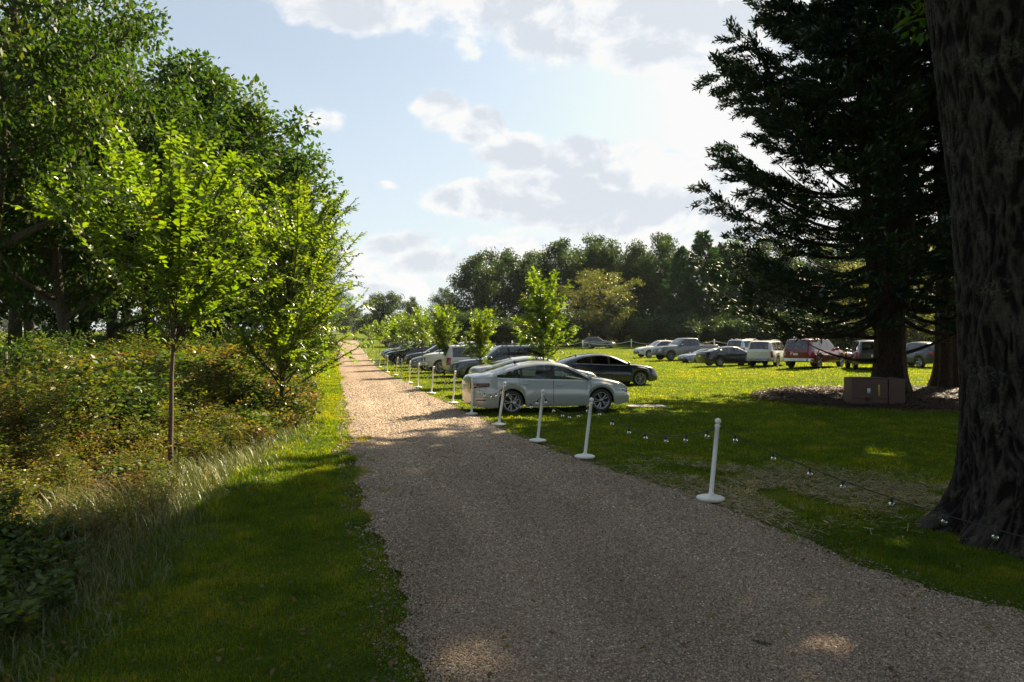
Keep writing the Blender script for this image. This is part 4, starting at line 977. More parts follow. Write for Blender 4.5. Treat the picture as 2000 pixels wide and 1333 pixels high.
litter('straw', M['straw'], x, y, rg.uniform(.04, .16, n), rg.uniform(.003, .006, n), rg, rg.normal(.5, .25, n), .035)
# bare red soil strip where lawn meets road
x, y, rg = scatter(9000, 4, 14, lambda y: XR(y) - .05, lambda y: XR(y) + .35, 1, 43); k = in_view(x, y) & (fbm(x, y, 1.2, 3) > .45)
# mulch bed
th = np.linspace(0, 2 * np.pi, 97)[:-1]; rr = np.linspace(0, 1, 22)
wob = 1 + .05 * np.sin(3 * th + 1) + .03 * np.sin(7 * th)
X = 14.2 + 5.6 * rr[:, None] * (wob * np.cos(th))[None]; Y = 23.6 + 4.6 * rr[:, None] * (wob * np.sin(th))[None]
Z = gz(X, Y) + .035 * (1 - rr[:, None] ** 6) + .03 * (fbm(X, Y, 2.5, 3) - .5) * (1 - rr[:, None] ** 8) - .004
V = np.stack([X, Y, Z], -1).reshape(-1, 3); i = np.arange(21)[:, None] * 96; j = np.arange(96)[None]; k_ = (j + 1) % 96
mb_ = link('mulch', np_mesh('mulch', V, [np.stack([i + j, i + k_, i + 96 + k_, i + 96 + j], -1).reshape(-1, 4)], smooth=True), M['mulch']); mb_['kind'] = 'structure'
rg = np.random.default_rng(47); x = rg.uniform(8, 20.5, 60000); y = rg.uniform(18.4, 28.8, 60000); k = (MULCH(x, y) < 1.04) & (x < y * .8); x, y = x[k], y[k]; n = len(x)
litter('wood_chips', M['chip'], x, y, rg.uniform(.03, .11, n), rg.uniform(.012, .03, n), rg, rg.normal(.45, .25, n), .06)

# ---- brush bank on the left
rg = np.random.default_rng(51); PL = []
NP = 4300; y = 3.0 * (100 / 3.0) ** rg.random(NP); dpt = rg.random(NP) ** 1.5 * (4 + y * .25); x = BE(y) - dpt + rg.normal(0, .3, NP)
k = in_view(x, y, 2.5); x, y, dpt = x[k], y[k], dpt[k]; n = len(x)
hue = fbm(x, y, .35, 61); hh = (.45 + 1.15 * sstep(dpt, 0, 2.4)) * (.65 + .7 * fbm(x, y, .7, 62)) * np.interp(y, [3, 7, 10], [.5, .55, 1])
big_leaf = np.clip(y / 11, .8, 3.5)
Pn, An, Nn_, Sn, Vn = [], [], [], [], []; stem = MB()
kindf = fbm(x, y, .55, 66)
for i in range(n):
    b0 = np.array([x[i], y[i], float(gz(x[i], y[i]))]); H_ = hh[i]; kd = kindf[i] + rg.normal(0, .07); bl = big_leaf[i]
    if kd < .37 or y[i] < 7:                  # broad-leaved green shrub
        ns, sp, lf, hb, wl = 6, .045, .10, rg.uniform(.08, .40), .62
        if y[i] > 9 and rg.random() < .2: hb = rg.uniform(.42, .58)
    elif kd < .60:              # arching bramble, rust and ochre
        ns, sp, lf, hb, wl = 8, .032, .060, rg.choice([.3, .46, .54, .62, .7, .8, .88]) + rg.normal(0, .04), .6
    else:                       # upright goldenrod stalks
        ns, sp, lf, hb, wl = 7, .024, .078, rg.uniform(.28, .62), .25
    if y[i] > 26: ns = max(3, ns - 2); sp *= 1.6
    for _ in range(ns):
        a = rg.uniform(0, 6.28); d0 = np.array([math.cos(a), math.sin(a), 0]); up = kd >= .60
        e = d0 * H_ * (rg.uniform(.05, .25) if up else rg.uniform(.3, .75)) + np.array([0, 0, H_ * (rg.uniform(.9, 1.35) if up else rg.uniform(.45, 1.1))])
        pt = curve3(b0 + rg.normal(0, .12, 3) * [1, 1, 0], b0 + e, np.array([0, 0, .22 * H_ if not up else 0]), 6)
        if y[i] < 30: stem.tube(pt, np.linspace(.007, .0025, 6) * bl, 3, cap=False)
        L_ = np.linalg.norm(np.diff(pt, axis=0), axis=1).sum(); m_ = max(4, int(L_ * 1.7 / (sp * bl))); ts = rg.uniform(.12 if not up else .2, 1, m_); g_ = np.linspace(0, 1, 6)
        pp = np.stack([np.interp(ts, g_, pt[:, c]) for c in range(3)], 1); tw = rg.uniform(0, 6.28, m_)
        od = np.stack([np.cos(tw), np.sin(tw), rg.normal(.15, .3, m_)], 1)
        Pn.append(pp + od * rg.uniform(0, .06 if up else .13, m_)[:, None]); An.append(nrm(od)); Nn_.append(nrm(rg.normal(0, .4, (m_, 3)) + [0, 0, 1]))
        Sn.append(np.stack([lf * bl * rg.uniform(.6, 1.3, m_)] * 2, 1) * [1, wl]); Vn.append(np.clip(hb + rg.normal(0, .045, m_) + (rg.random(m_) < .06) * .25, 0, 1))
P_ = np.concatenate(Pn); ls = np.concatenate(Sn); print('brush leaves', len(ls))
V, F_, v = leaf_quads(P_, np.concatenate(An), np.concatenate(Nn_), ls[:, 0], ls[:, 1], np.concatenate(Vn))
o = link('undergrowth', np_mesh('undergrowth', V, [F_], {'v': v}), M['brush']); o['kind'] = 'stuff'
o = stem.build('bramble_stems', M['bark_young']); o['kind'] = 'stuff'
# ================================================================ trees
# big tree whose trunk stands at the right edge
def big_trunk():
    cxy = np.array([5.64, 7.2]); sides, rows = 560, 420; th = np.linspace(0, 2 * np.pi, sides, endpoint=False); z = np.concatenate([np.linspace(-.25, 1.2, 130), np.linspace(1.2, 8.5, rows - 130 + 1)[1:]])
    T, Z = np.meshgrid(th, z); R = .70 + .26 * np.exp(-np.clip(Z, 0, 9) / .33) + .05 * np.cos(2 * T) + .16 * np.clip((Z - 3.6) / 4, 0, 1)
    R += (np.exp(-np.clip(Z + .1, 0, 9) / .30)) * (.20 * np.clip(np.sin(5 * T + .6), -.3, 1) + .10 * np.sin(9 * T + 2) + .12 * np.exp(-((T - 3.5) / .25) ** 2))
    px = np.cos(T) * 3.2; py = np.sin(T) * 3.2
    wx = T * 12.5 + 1.1 * (fbm(px * 1.1, py + Z * 1.3, 1.0, 3) - .5) * 3 + .35 * np.sin(Z * 5 + 4 * vn(px, py, 1.5, 6))
    wz = Z * 4.2 + 1.5 * vn(px * 4, py * 4 + Z, 1, 17)
    def rdg(a, b, s_): return 1 - np.abs(2 * vn(a, b, 1, s_) - 1)
    fur = .62 * rdg(wx, wz, 21) + .38 * rdg(wx * 2.1, wz * 2.6, 23)
    brk_ = .6 * vn(T * 26, Z * 13, 1, 9) + .4 * vn(T * 60, Z * 24, 1, 19)
    fur = np.clip((fur - .35) * 2.0, 0, 1)
    R += .042 * fur * (.45 + .55 * brk_) + .05 * (fbm(px * .5, py * .5 + Z * .6, 1, 2) - .5)
    # lean of the bole towards the road with height
    lx = -.02 * np.clip(Z, 0, 9) - .035 * np.clip(Z - 2.2, 0, 9) ** 1.3
    X = cxy[0] + lx + R * np.cos(T); Y = cxy[1] + R * np.sin(T); n, m_ = X.shape
    V = np.stack([X, Y, Z + float(gz(*cxy))], -1).reshape(-1, 3); i = np.arange(n - 1)[:, None] * m_; j = np.arange(m_)[None]; k = (j + 1) % m_
    return np_mesh('trunk', V, [np.stack([i + j, i + k, i + m_ + k, i + m_ + j], -1).reshape(-1, 4)], {'v': (fur * (.35 + .65 * brk_)).ravel()}, smooth=True)
t = thing('oak_tree', 'huge dark rough-barked trunk with flared roots, cut by the right edge', 'tree', (5.45, 7.15, float(gz(5.45, 7.15))))
Mi = Matrix.Translation(-Vector(t.location))
me = big_trunk(); me.transform(Mi); link('trunk', me, M['bark_big'], t)
mb, lv = broadleaf(71, 15, 7.0, base=.34, tr=.5, n_limb=24, n_sub=6, clump=1.1, per=130, leaf=.17, flat=.7)
me = np_mesh('crown', lv[0], [lv[1]], {'v': lv[2]}); 
c = link('crown', me, M['leaf_wood'], t, loc=(.7, .2, 2.0))
lm = MB(); rg = np.random.default_rng(5)
for a, b, r in (((-.35, 0, 7.6), (-2.2, 1.5, 12), .34), ((-.2, 0, 7.9), (3.4, 1, 13), .36), ((-.3, .2, 7.8), (.4, 3.4, 13), .3), ((-.3, -.1, 7.9), (-.6, -3, 12.5), .3), ((-.2, 0, 7.6), (.5, .4, 15), .4)):
    lm.tube(curve3(np.array(a, float), np.array(b, float), np.array([0, 0, .5]), 7), np.linspace(r, .08, 7), 10)
lm.build('limbs', M['bark_big'], t, smooth=True)

# two cedars on the mulch bed
def Rf1(z, a): 
    west = .5 + .5 * math.cos(a - math.radians(207))
    r = np.interp(z, [1.5, 3, 6, 9, 13, 15, 17, 20, 25], [4.8, 6.3, 6.2, 5.9, 4.8, 3.6, 2.7, 1.9, .3])
    return 1.04 * r * (.55 + .45 * west)
mb, lv = cedar(81, 25.0, Rf1, 2.9, 285, .20, 95, .50, fork=True)
# long bare limbs low on the trunk
for a, z0_, L_, r_, up_ in ((math.pi * 1.02, 1.25, 3.2, .10, .55), (.25, 2.4, 3.4, .15, 3.6), (math.pi * .93, 2.0, 5.2, .09, 1.1), (math.pi * 1.1, 3.0, 5.4, .10, .9), (-.4, 1.3, 3.4, .09, 1.9)):
    e = np.array([math.cos(a) * L_, math.sin(a) * L_ - .3, z0_ + up_]); mb.tube(curve3(np.array([0, 0, z0_]), e, np.array([0, 0, -.28])+ np.array([.1, .25, 0]), 9), np.linspace(r_ * .85, .012, 9), 7)
    for q_ in (.45, .6, .72, .85):
        p0 = np.array([0, 0, z0_]) * (1 - q_) + e * q_ + [0, 0, -.28 * 4 * q_ * (1 - q_)]; mb.tube(curve3(p0, p0 + [math.cos(a + q_) * .7, math.sin(a + q_ * 2) * .6, .25 - q_ * .5], np.array([0, 0, -.08]), 4), [.02, .014, .008, .004], 4, cap=False)
place_tree('cedar_tree', 'tall dark cedar with drooping lower limbs behind the brown utility cabinet', None, mb, lv, M['bark_cedar'], M['needle'], (13.6, 24.6, float(gz(13.6, 24.6))))
def Rf2(z, a):
    return np.interp(z, [4, 7, 10, 16, 22, 26, 30], [2.4, 4.2, 5.2, 5.2, 4.4, 3.0, .4]) * (1 if abs(((a % 6.283) - math.pi)) < 1.4 else .9)
mb, lv = cedar(82, 29.5, Rf2, 5.2, 180, .22, 80, .46)
place_tree('cedar_tree', 'second dark cedar with a straight bare bole, between the forked cedar and the huge trunk', None, mb, lv, M['bark_cedar'], M['needle'], (17.9, 28.0, float(gz(17.9, 28))), rz=1.0)

# young street trees, both sides of the road
def yt(seed, px, d, H, R, lab, tb=.32, n=20, leaf=.13, sp=.045, lean=(0, 0), tr=.05, x=None, rz=0):
    mb, lv = young_tree(seed, H, H * tb, R, n, leaf, sp, lean, tr); p = at(px, d)
    return place_tree('young_elm_tree', lab, 'young trees planted along both sides of the gravel road', mb, lv, M['bark_young'], M['leaf_young'], p, rz)
yt(101, 335, 11.0, 5.35, 1.9, 'young bright green tree with thin bare trunk in the tall grass', .36, 34, .15, .038, (.05, 0), .046)
yt(102, 548, 17.3, 5.9, 2.5, 'bushy young tree with long shoots leaning over the left verge beyond the first', .12, 62, .145, .040, (.3, 0), .07)
YR = [(1061, 21.9, 4.35, 1.12), (938, 30.4, 3.4, .95), (868, 39.2, 4.0, 1.15), (826, 47.8, 4.3, 1.25), (794, 56, 4.3, 1.3), (771, 65, 4.2, 1.3), (742, 82, 4.0, 1.3)]
LB = ['bright young tree rising between the near silver sedan and the sedan behind it', 'small young tree in front of the slate SUV with the roof rack', 'young tree with a thin trunk beside the white SUV showing its tail',
      'young tree standing before the charcoal crossover', 'young tree half hiding the row of black SUVs', 'young tree just nearer than the red pickup', 'pale slender young tree left of the red pickup in the far field']
for i, ((px, d, H, R), lb) in enumerate(zip(YR, LB)):
    yt(110 + i, px, d, H, R, lb, .30, 30 if i < 3 else 22, .155 if i < 2 else .19, .040 if i < 2 else .055, tr=.045, rz=i)
for i, (px, d) in enumerate(((727, 97), (719, 112))):
    yt(130 + i, px, d, 3.6, 1.1, ['thin young tree in the far field beside the road posts', 'smallest young tree far along the road by the last posts'][i], .34, 12, .22, .1, tr=.04)

# wood on the left
W = []
W.append(broadleaf(201, 13.0, 4.4, base=.20, tr=.20, n_limb=26, n_sub=7, clump=.78, per=105, leaf=.20))
W.append(broadleaf(202, 12.0, 4.0, base=.16, tr=.16, n_limb=26, n_sub=7, clump=.66, per=85, leaf=.23, stems=2))
W.append(broadleaf(203, 14.5, 4.8, base=.28, tr=.24, n_limb=28, n_sub=7, clump=.85, per=115, leaf=.19))
wood = [ # px, d, topY, variant, label
 (105, 21, 75, 2, 'tall dark tree with a forked trunk at the left, behind the brush'), (-20, 18, -330, 2, 'tall tree filling the upper left corner above the brush'),
 (225, 25, 58, 0, 'broad leafy tree behind the thin-trunked young tree, its top the left shoulder of the wood'), (335, 28, 66, 1, 'two-stemmed leafy tree with a ragged top in the middle of the left wood'),
 (462, 29, 118, 1, 'large-leaved tree whose edge stands against the open sky over the left verge'), (500, 37, 205, 0, 'tree filling the lower right side of the left wood behind the long-shooted young tree'),
 (30, 33, 20, 2, 'shaded tree deep in the wood behind the forked trunk'), (170, 38, 60, 1, 'shaded inner tree between the forked trunk and the broad leafy tree'), (300, 42, 150, 2, 'shaded inner tree behind the two-stemmed one'),
 (400, 50, 230, 0, 'inner tree low behind the large-leaved one'), (545, 52, 345, 1, 'leafy tree beyond the long-shooted young tree, over the end of the brush'),
 (-70, 36, 60, 1, 'inner tree at the far left of the wood, almost hidden'), (60, 48, 120, 0, 'innermost tree behind the forked trunk, only its dark foliage showing'), (235, 56, 190, 2, 'innermost tree behind the broad leafy tree'), (380, 66, 280, 1, 'innermost tree seen low between the trunks of the left wood'), (130, 70, 260, 0, 'distant inner tree closing the gaps at the left of the wood'),
 (575, 68, 430, 2, 'darker tree farther down the left side of the road'), (598, 84, 500, 0, 'mid-sized tree past the end of the brush on the left'), (622, 104, 545, 1, 'dark tree right behind the small pinkish sign'),
 (646, 118, 556, 2, 'small rounded tree at the far end of the left tree line'), (-180, 26, -200, 0, 'tall tree beyond the left edge of the view')]
for s_ in range(3): pass
tpl = []
for k in range(3):
    mb, lv = W[k]; tm = mb.build('trunk', M['bark_wood'], smooth=True); cm = link('crown', np_mesh('crown', lv[0], [lv[1]], {'v': lv[2]}), M['leaf_wood']); tpl.append((tm.data, cm.data, float(lv[0][:, 2].max())))
    bpy.data.objects.remove(tm); bpy.data.objects.remove(cm)
def put_tree(name, label, group, tp, px, d, topy, rz, wide=1.0, lmat=None, cat='tree', x=None):
    p = at(px, d); H = CAMZ + (HZ - topy) / F * d - p.z; s = H / tp[2]
    t = thing(name, label, cat, p, rz, group); t.scale = (s * wide, s * wide, s)
    link('trunk', tp[0], [], t)
    c = link('crown', tp[1], [], t)
    if lmat: 
        c.material_slots[0].link = 'OBJECT'; c.material_slots[0].material = lmat
    return t
for i, (px, d, ty, k, lb) in enumerate(wood):
    wide = 1.0 if d > 24 else (.95 if px > 0 else .75)
    put_tree('leafy_tree', lb, 'trees of the wood left of the road', tpl[k], px, d, ty, i * 1.9, wide)
# saplings and scrub at the wood's foot
sh = broadleaf(210, 3.0, 1.5, base=.05, tr=.05, n_limb=18, n_sub=5, clump=.42, per=60, leaf=.10, stems=3)
mb, lv = sh; tm = mb.build('trunk', M['bark_young'], smooth=True); cm = link('crown', np_mesh('crown', lv[0], [lv[1]], {'v': lv[2]}), M['leaf_wood']); shr = (tm.data, cm.data, float(lv[0][:, 2].max()))
bpy.data.objects.remove(tm); bpy.data.objects.remove(cm)
SB = [(20, 18, 640), (150, 20, 648), (240, 22, 650), (330, 25, 645), (420, 27, 640), (500, 30, 635), (560, 33, 632), (-40, 14, 630), (90, 27, 632), (200, 32, 625), (600, 46, 640), (618, 58, 645), (380, 38, 622), (290, 35, 618)]
for i, (px, d, ty) in enumerate(SB):
    put_tree('shrub', 'leafy green shrub at the foot of the left wood, behind the brush', 'green shrubs at the foot of the left wood', shr, px, d, ty, i * 1.3, 1.25, cat='shrub')
for i, (x, y, H, lb) in enumerate(((15.9, 14.0, 18, 'leafy tree added just beyond the right edge to shade the near gravel, behind the huge trunk'), (10.5, 3.5, 14, 'unseen leafy tree added to block sky light beside the huge trunk, outside the view on the right'), (1.5, -9, 13, 'unseen leafy tree added to block sky light behind the camera, right of the road'), (-7.5, -5, 12, 'unseen leafy tree added to block sky light behind the camera, left of the road'))):  # off-frame trees added to hold back sky light and shade the foreground
    t = thing('leafy_tree', lb, 'tree', (x, y, float(gz(x, y))), i * 2.2, 'trees added around the camera to shade the foreground'); s = H / tpl[2][2]; t.scale = (s * 1.2, s * 1.2, s); link('trunk', tpl[2][0], [], t); link('crown', tpl[2][1], [], t)

# far tree lines
FT = []
for sd_, H, R, kw in ((301, 20, 6.5, {}), (302, 18, 6.0, dict(stems=2)), (303, 21, 5.6, dict(base=.10))):
    FT.append(broadleaf(sd_, H, R, **{**dict(base=.04, tr=.3, n_limb=34, n_sub=7, clump=1.45, per=70, leaf=.46, flat=.75), **kw}))
FT.append(broadleaf(304, 17, 7.0, base=.10, tr=.35, n_limb=30, n_sub=7, clump=1.15, per=36, leaf=.34, flat=.6, stems=2))
ftp = []
for mb, lv in FT:
    tm = mb.build('trunk', M['bark_wood'], smooth=True); cm = link('crown', np_mesh('crown', lv[0], [lv[1]], {'v': lv[2]}), M['leaf_far']); ftp.append((tm.data, cm.data, float(lv[0][:, 2].max())))
    bpy.data.objects.remove(tm); bpy.data.objects.remove(cm)
mb, lv = cedar(310, 20, lambda z, a: np.interp(z, [2, 5, 12, 20], [4.6, 4.8, 3.2, .3]), 1.5, 150, .50, 24, .3)
tm = mb.build('trunk', M['bark_wood'], smooth=True); cm = link('crown', np_mesh('crown', lv[0], [lv[1]], {'v': lv[2]}), M['needle_pine']); ptp = (tm.data, cm.data, float(lv[0][:, 2].max()))
bpy.data.objects.remove(tm); bpy.data.objects.remove(cm)
FARL = [
 (938, 122, 492, 0, 1.05, 'dark round-headed tree at the left end of the tree line beyond the lot'), (990, 127, 480, 1, 1.0, 'dark broad tree above the roofs, second from the left end of the far tree line'),
 (1045, 131, 486, 2, 1.0, 'dark tree standing behind the bright young tree'), (1100, 133, 464, 0, 1.1, 'tall wide crown just right of the bright young tree'), (1157, 136, 452, 2, 1.0, 'tallest crown above the silver SUV at the fence'),
 (1212, 134, 466, 1, 1.05, 'leafy crown up behind the yellowing tree'), (1255, 131, 486, 2, .95, 'gappy crown right of the yellowing tree'), (1290, 128, 452, 0, .9, 'loose tall crown left of the two pines'),
 (1455, 124, 462, 1, 1.05, 'far crown seen low beside the cedar, right of the pines'), (1515, 118, 458, 2, 1.1, 'far crown behind the white SUV with its tail to the lawn'), (1590, 112, 470, 0, 1.1, 'far crown above the dark red SUV, behind the cedar limbs'),
 (1665, 106, 460, 1, 1.1, 'far crown behind the forked cedar trunk'), (1960, 96, 430, 2, 1.2, 'far crown behind the huge trunk at the edge')]
for i, (px, d, ty, k, wd_, lb) in enumerate(FARL):
    put_tree('far_tree', lb, 'trees lining the far side of the parking field', ftp[k], px, d, ty, i * 2.1, wd_)
for px, d, ty, wd_, lb, mt in ((1190, 112, 522, 1.25, 'olive and yellowing spreading tree over the silver SUV at the fence', 'leaf_olive'), (1795, 62, 455, 1.0, 'sunlit olive tree seen between the two cedar trunks', 'leaf_olive'),
                               (1870, 70, 470, 1.0, 'sunlit tree glimpsed right beside the second cedar', 'leaf_olive'), (1715, 74, 500, .9, 'sunlit yellow-green tree behind the forked cedar', 'leaf_olive')):
    put_tree('olive_green_tree', lb, None, ftp[3], px, d, ty, px * .01, wd_, M[mt])
for px, d, ty, wd_, lb in ((1330, 117, 478, .95, 'shorter dark pine, left of the taller pine'), (1372, 113, 447, 1.15, 'tall dark pine rising to a point above the grey pickup'), (1412, 119, 470, .9, 'narrow pine between the tall pine and the cedar')):
    put_tree('pine_tree', lb, None, ptp, px, d, ty, px * .02, wd_)
MID = [(752, 165, 567, 1, 1.25, 'round-headed tree alone at the far end of the field'), (806, 172, 577, 2, .7, 'slim tree just right of the round-headed far tree'), (868, 150, 560, 0, .85, 'lone ragged tree left of the dark tree line'),
       (720, 190, 612, 0, 1.3, 'low tree left of the round-headed far tree'), (835, 200, 618, 1, 1.6, 'low bushy tree between the slim tree and the ragged tree'), (905, 185, 598, 2, 1.5, 'low crown against the foot of the dark tree line'), (780, 210, 615, 2, 1.5, 'low wide crown behind the slim tree'),
       (690, 330, 596, 0, 1.1, 'distant round crown right over the end of the road'), (672, 300, 614, 1, 1.2, 'distant low crown left of the road end'), (706, 310, 622, 2, 1.5, 'distant low crown right of the road end')]
for i, (px, d, ty, k, wd_, lb) in enumerate(MID):
    put_tree('far_tree', lb, None, ftp[k], px, d, ty, i * 1.7 + 1, wd_)
mb, lv = broadleaf(320, 5.0, 4.2, base=.02, tr=.12, n_limb=26, n_sub=6, clump=1.0, per=46, leaf=.40, stems=2, flat=.85, mid=.3)
tm = mb.build('trunk', M['bark_wood'], smooth=True); cm = link('crown', np_mesh('crown', lv[0], [lv[1]], {'v': lv[2]}), M['leaf_far']); btp = (tm.data, cm.data, float(lv[0][:, 2].max()))
bpy.data.objects.remove(tm); bpy.data.objects.remove(cm)
# low understory along the tree line
US = [(915, 112), (960, 116), (1010, 112), (1062, 118), (1110, 114), (1150, 119), (1215, 118), (1262, 112), (1302, 108), (1345, 104), (1395, 108), (1440, 103), (1490, 99), (1545, 96), (1600, 92), (1660, 88), (1720, 86), (1790, 84), (1860, 80)]
for i, (px, d) in enumerate(US):
    put_tree('bush', 'dark green bush in the understory along the far tree line', 'bushes of the understory along the far tree line', btp, px, d, 600 + (i * 37) % 26, i * 1.1, 1.15, cat='bush')
# woods at the horizon
rg = np.random.default_rng(77); Pn = []; Sz = []; Vv = []
for xx in np.arange(-420, 560, 7.0):
    yy = 470 + rg.uniform(-25, 25); hh_ = rg.uniform(11, 19); m_ = 420; u = nrm(rg.normal(0, 1, (m_, 3))) * (rg.random(m_) ** .4)[:, None]
    Pn.append(np.array([xx, yy, float(gz(xx, yy)) + hh_ * .5]) + u * [6.5, 6.5, hh_ * .52]); Sz.append(rg.uniform(.9, 1.9, m_)); Vv.append(np.clip(rg.normal(.4 + rg.normal(0, .08), .15, m_), 0, 1))
P_ = np.concatenate(Pn); s = np.concatenate(Sz); V, F_, v = leaf_quads(P_, rg.normal(0, 1, P_.shape), rg.normal(0, .6, P_.shape) + [0, 0, 1], s, s * .7, np.concatenate(Vv))
o = link('woods', np_mesh('woods', V, [F_], {'v': v}), M['leaf_far']); o['kind'] = 'stuff'
# ================================================================ vehicles in place
HR = math.radians(14.5)              # nose pointing away from the road, square to it
def car_at(px_end, d, spec, paint, label, cat='car', face=1, rz=None, name='parked_car', group='cars parked in the row beside the gravel road', **kw):
    """px_end: pixel column of the end nearest the road; face +1 nose away from the road, -1 nose to the road"""
    S = SPECS[spec]; L = S['L']; a = HR if rz is None else rz
    e = at(px_end, d); c = Vector((e.x + math.cos(a) * L / 2 * 1.0, e.y + math.sin(a) * L / 2, 0)); c.z = float(gz(c.x, c.y)) - .02
    return make_car(name, label, cat, spec, paint, c, a + (0 if face > 0 else math.pi), group=group, **kw)
row = 'cars parked in the row beside the gravel road'
car_at(913, 19.8, 'sedan', 'silver_white', 'silver sedan nearest the camera, side-on, tail to the gravel road', style='jetta', glass='glass', lights='long')
car_at(924, 25.6, 'sedan', 'silver_white', 'white sedan partly hidden behind the nearest silver sedan', style='jetta', glass='glass', detail=1)
car_at(1092, 31.0, 'hatch', 'navy', 'dark navy hatchback parked beyond the two pale sedans, nose to the right', style='ten', glass='glass_dark', group='cars parked on the open lawn')
car_at(884, 33.5, 'suv', 'slate', 'slate blue-grey SUV with a roof rack, nose to the road', 'suv', -1, name='parked_suv', style='five', rack=True, bumper='alloy_dark', lights='box', detail=1)
car_at(868, 38.5, 'suv', 'white', 'white boxy SUV with tail to the road and roof bars', 'suv', 1, name='parked_suv', style='six', rack=True, detail=1)
car_at(826, 42.5, 'pickup', 'white', 'white pickup truck with chrome grille, nose to the road', 'pickup truck', -1, name='pickup_truck', style='mesh', lights='box', bumper='chrome', detail=1)
car_at(804, 46.6, 'sedan', 'blue_grey', 'low dark car whose bonnet pokes out beyond the white pickup', 'car', -1, style='five', detail=1)
car_at(793, 51, 'crossover', 'graphite', 'charcoal crossover, nose to the road, beyond the white pickup', 'car', -1, style='five', detail=1)
car_at(755, 56.5, 'crossover', 'black', 'black SUV with its wheel towards the camera, nearest of the black row', 'suv', -1, name='parked_suv', style='five', scale=(1, 1, 1.05), detail=1)
car_at(750, 60, 'crossover', 'black', 'black SUV wedged between a black and a silver SUV', 'suv', -1, name='parked_suv', style='five', scale=(1, 1, 1.05), detail=0)
car_at(747, 63.5, 'crossover', 'silver', 'silver SUV farthest of the three parked tightly together', 'suv', -1, name='parked_suv', style='five', scale=(1, 1, 1.04), detail=0)
car_at(760, 97, 'crossover', 'grey', 'grey crossover on the far grass, just right of the red pickup', 'car', -1, style='five', group='vehicles parked in the far field', detail=0)
car_at(745, 112, 'pickup', 'red', 'dark red pickup truck in the far field, nose to the road', 'pickup truck', -1, name='pickup_truck', style='five', lights='box', group='vehicles parked in the far field', detail=0)

lot = 'vehicles parked in the lot below the cedar'
def lot_car(px, d, spec, paint, label, rz, cat='car', name='parked_car', sink=0, **kw):
    p = at(px, d); p.z -= .02 + sink
    return make_car(name, label, cat, spec, paint, p, math.radians(rz), group=lot, **kw)
lot_car(1171, 100, 'crossover', 'grey', 'silver crossover parked alone by the rope fence under the olive tree', -24, style='five', detail=1, glass='glass_dark')
lot_car(1285, 68, 'crossover', 'white', 'white compact SUV peeking out behind the grey pickup', 196, 'suv', 'parked_suv', style='five', detail=1)
lot_car(1338, 61, 'pickup', 'grey', 'grey pickup truck with black wheels, nose to the left', 198, 'pickup truck', 'pickup_truck', style='black', lights='box', bumper='alloy_dark', detail=1, glass='glass_dark')
lot_car(1375, 56, 'hatch', 'blue_grey', 'small blue-grey car low between the grey pickup and the black sedan', 205, style='five', detail=1, scale=(.95, .95, .82), sink=.1)
lot_car(1424, 49.5, 'sedan', 'black', 'black sedan with red tail lights towards the lawn', 12, style='steel', glass='glass', detail=1, scale=(.95, .95, .97))
lot_car(1464, 58, 'suv', 'silver', 'silver SUV whose roof shows behind the black sedan', 40, 'suv', 'parked_suv', style='five', detail=1, rack=True)
lot_car(1504, 47.5, 'suv', 'white', 'white SUV with tail to the lawn and a number plate, left of the red one', 52, 'suv', 'parked_suv', style='five', rack=True, bumper='alloy', detail=1)
lot_car(1592, 44.5, 'wagon', 'red', 'large dark red SUV with tail to the lawn, half behind cedar limbs', 42, 'suv', 'parked_suv', style='five', bumper='chrome', detail=1)
lot_car(1692, 42, 'suv', 'graphite', 'dark SUV seen tail-on beside the forked cedar trunk', 72, 'suv', 'parked_suv', style='five', detail=1, seats='interior')
lot_car(1790, 46, 'crossover', 'dark_teal', 'dark car glimpsed in the gap right of the forked cedar trunk', 100, style='five', detail=1)

# ================================================================ white posts and their lights
PB = [(1388, 979, 1403), (1142, 896, 1156), (1050, 864, 1061), (974, 832, 986), (921, 811, 923), (884, 789, 889), (842, 770, 847), (816, 758, 818), (799, 749, 801), (783, 740, 785), (772, 734, 777),
      (756, 728, 757), (751, 724, 753), (741, 718, 743), (734, 714, 735), (729, 709, 730), (722, 704, 723), (715, 697, 715), (713, 693, 713), (708, 689, 708), (706, 685, 706), (701, 680, 701), (699, 676, 699), (698, 671, 698)]
PLBL = ['white plastic post nearest the camera, standing alone at the edge of the gravel', 'white post second along from the camera, leaning right, in the tree shade', 'white post before the front door of the silver sedan', 'white post standing before the rear wheel of the silver sedan',
        'white post at the rear bumper of the silver sedan', 'white post before the bonnet of the slate SUV', 'white post left of the slate SUV, before the white SUV', 'white post before the grille of the white pickup', 'white post beside the low dark bonnet', 'white post before the charcoal crossover',
        'white post between the charcoal crossover and the black SUV', 'white post before the front wheel of the black SUV', 'white post paired close behind the one at the black wheel', 'white post left of the silver SUV nose']
PH = 1.06
posts = []
base = thing('crowd_control_post', PLBL[0], 'post', (0, 0, 0), 0, 'white posts along the right edge of the gravel road')
b = MB(); b.lathe([(.001, .062), (.05, .060), (.075, .048), (.155, .036), (.178, .026), (.182, .010), (.176, 0)], 32); bo = b.build('base', M['white_plastic'], base, smooth=True)
b = MB(); b.lathe([(.042, .03), (.036, .075), (.0285, .10), (.0285, .62), (.0285, .925), (.033, .928), (.034, .965), (.033, .972), (.018, .975)], 20); b.box((0, -.031, .89), (.012, .014, .05))
pole = b.build('pole', M['white_plastic'], base, smooth=True)
b = MB(); b.lathe([(.016, .966)] + [(.040 * math.sin(a), 1.016 - .040 * math.cos(a)) for a in np.linspace(.4, math.pi - .01, 12)], 18); ball = b.build('ball_cap', M['white_plastic'], base, smooth=True)
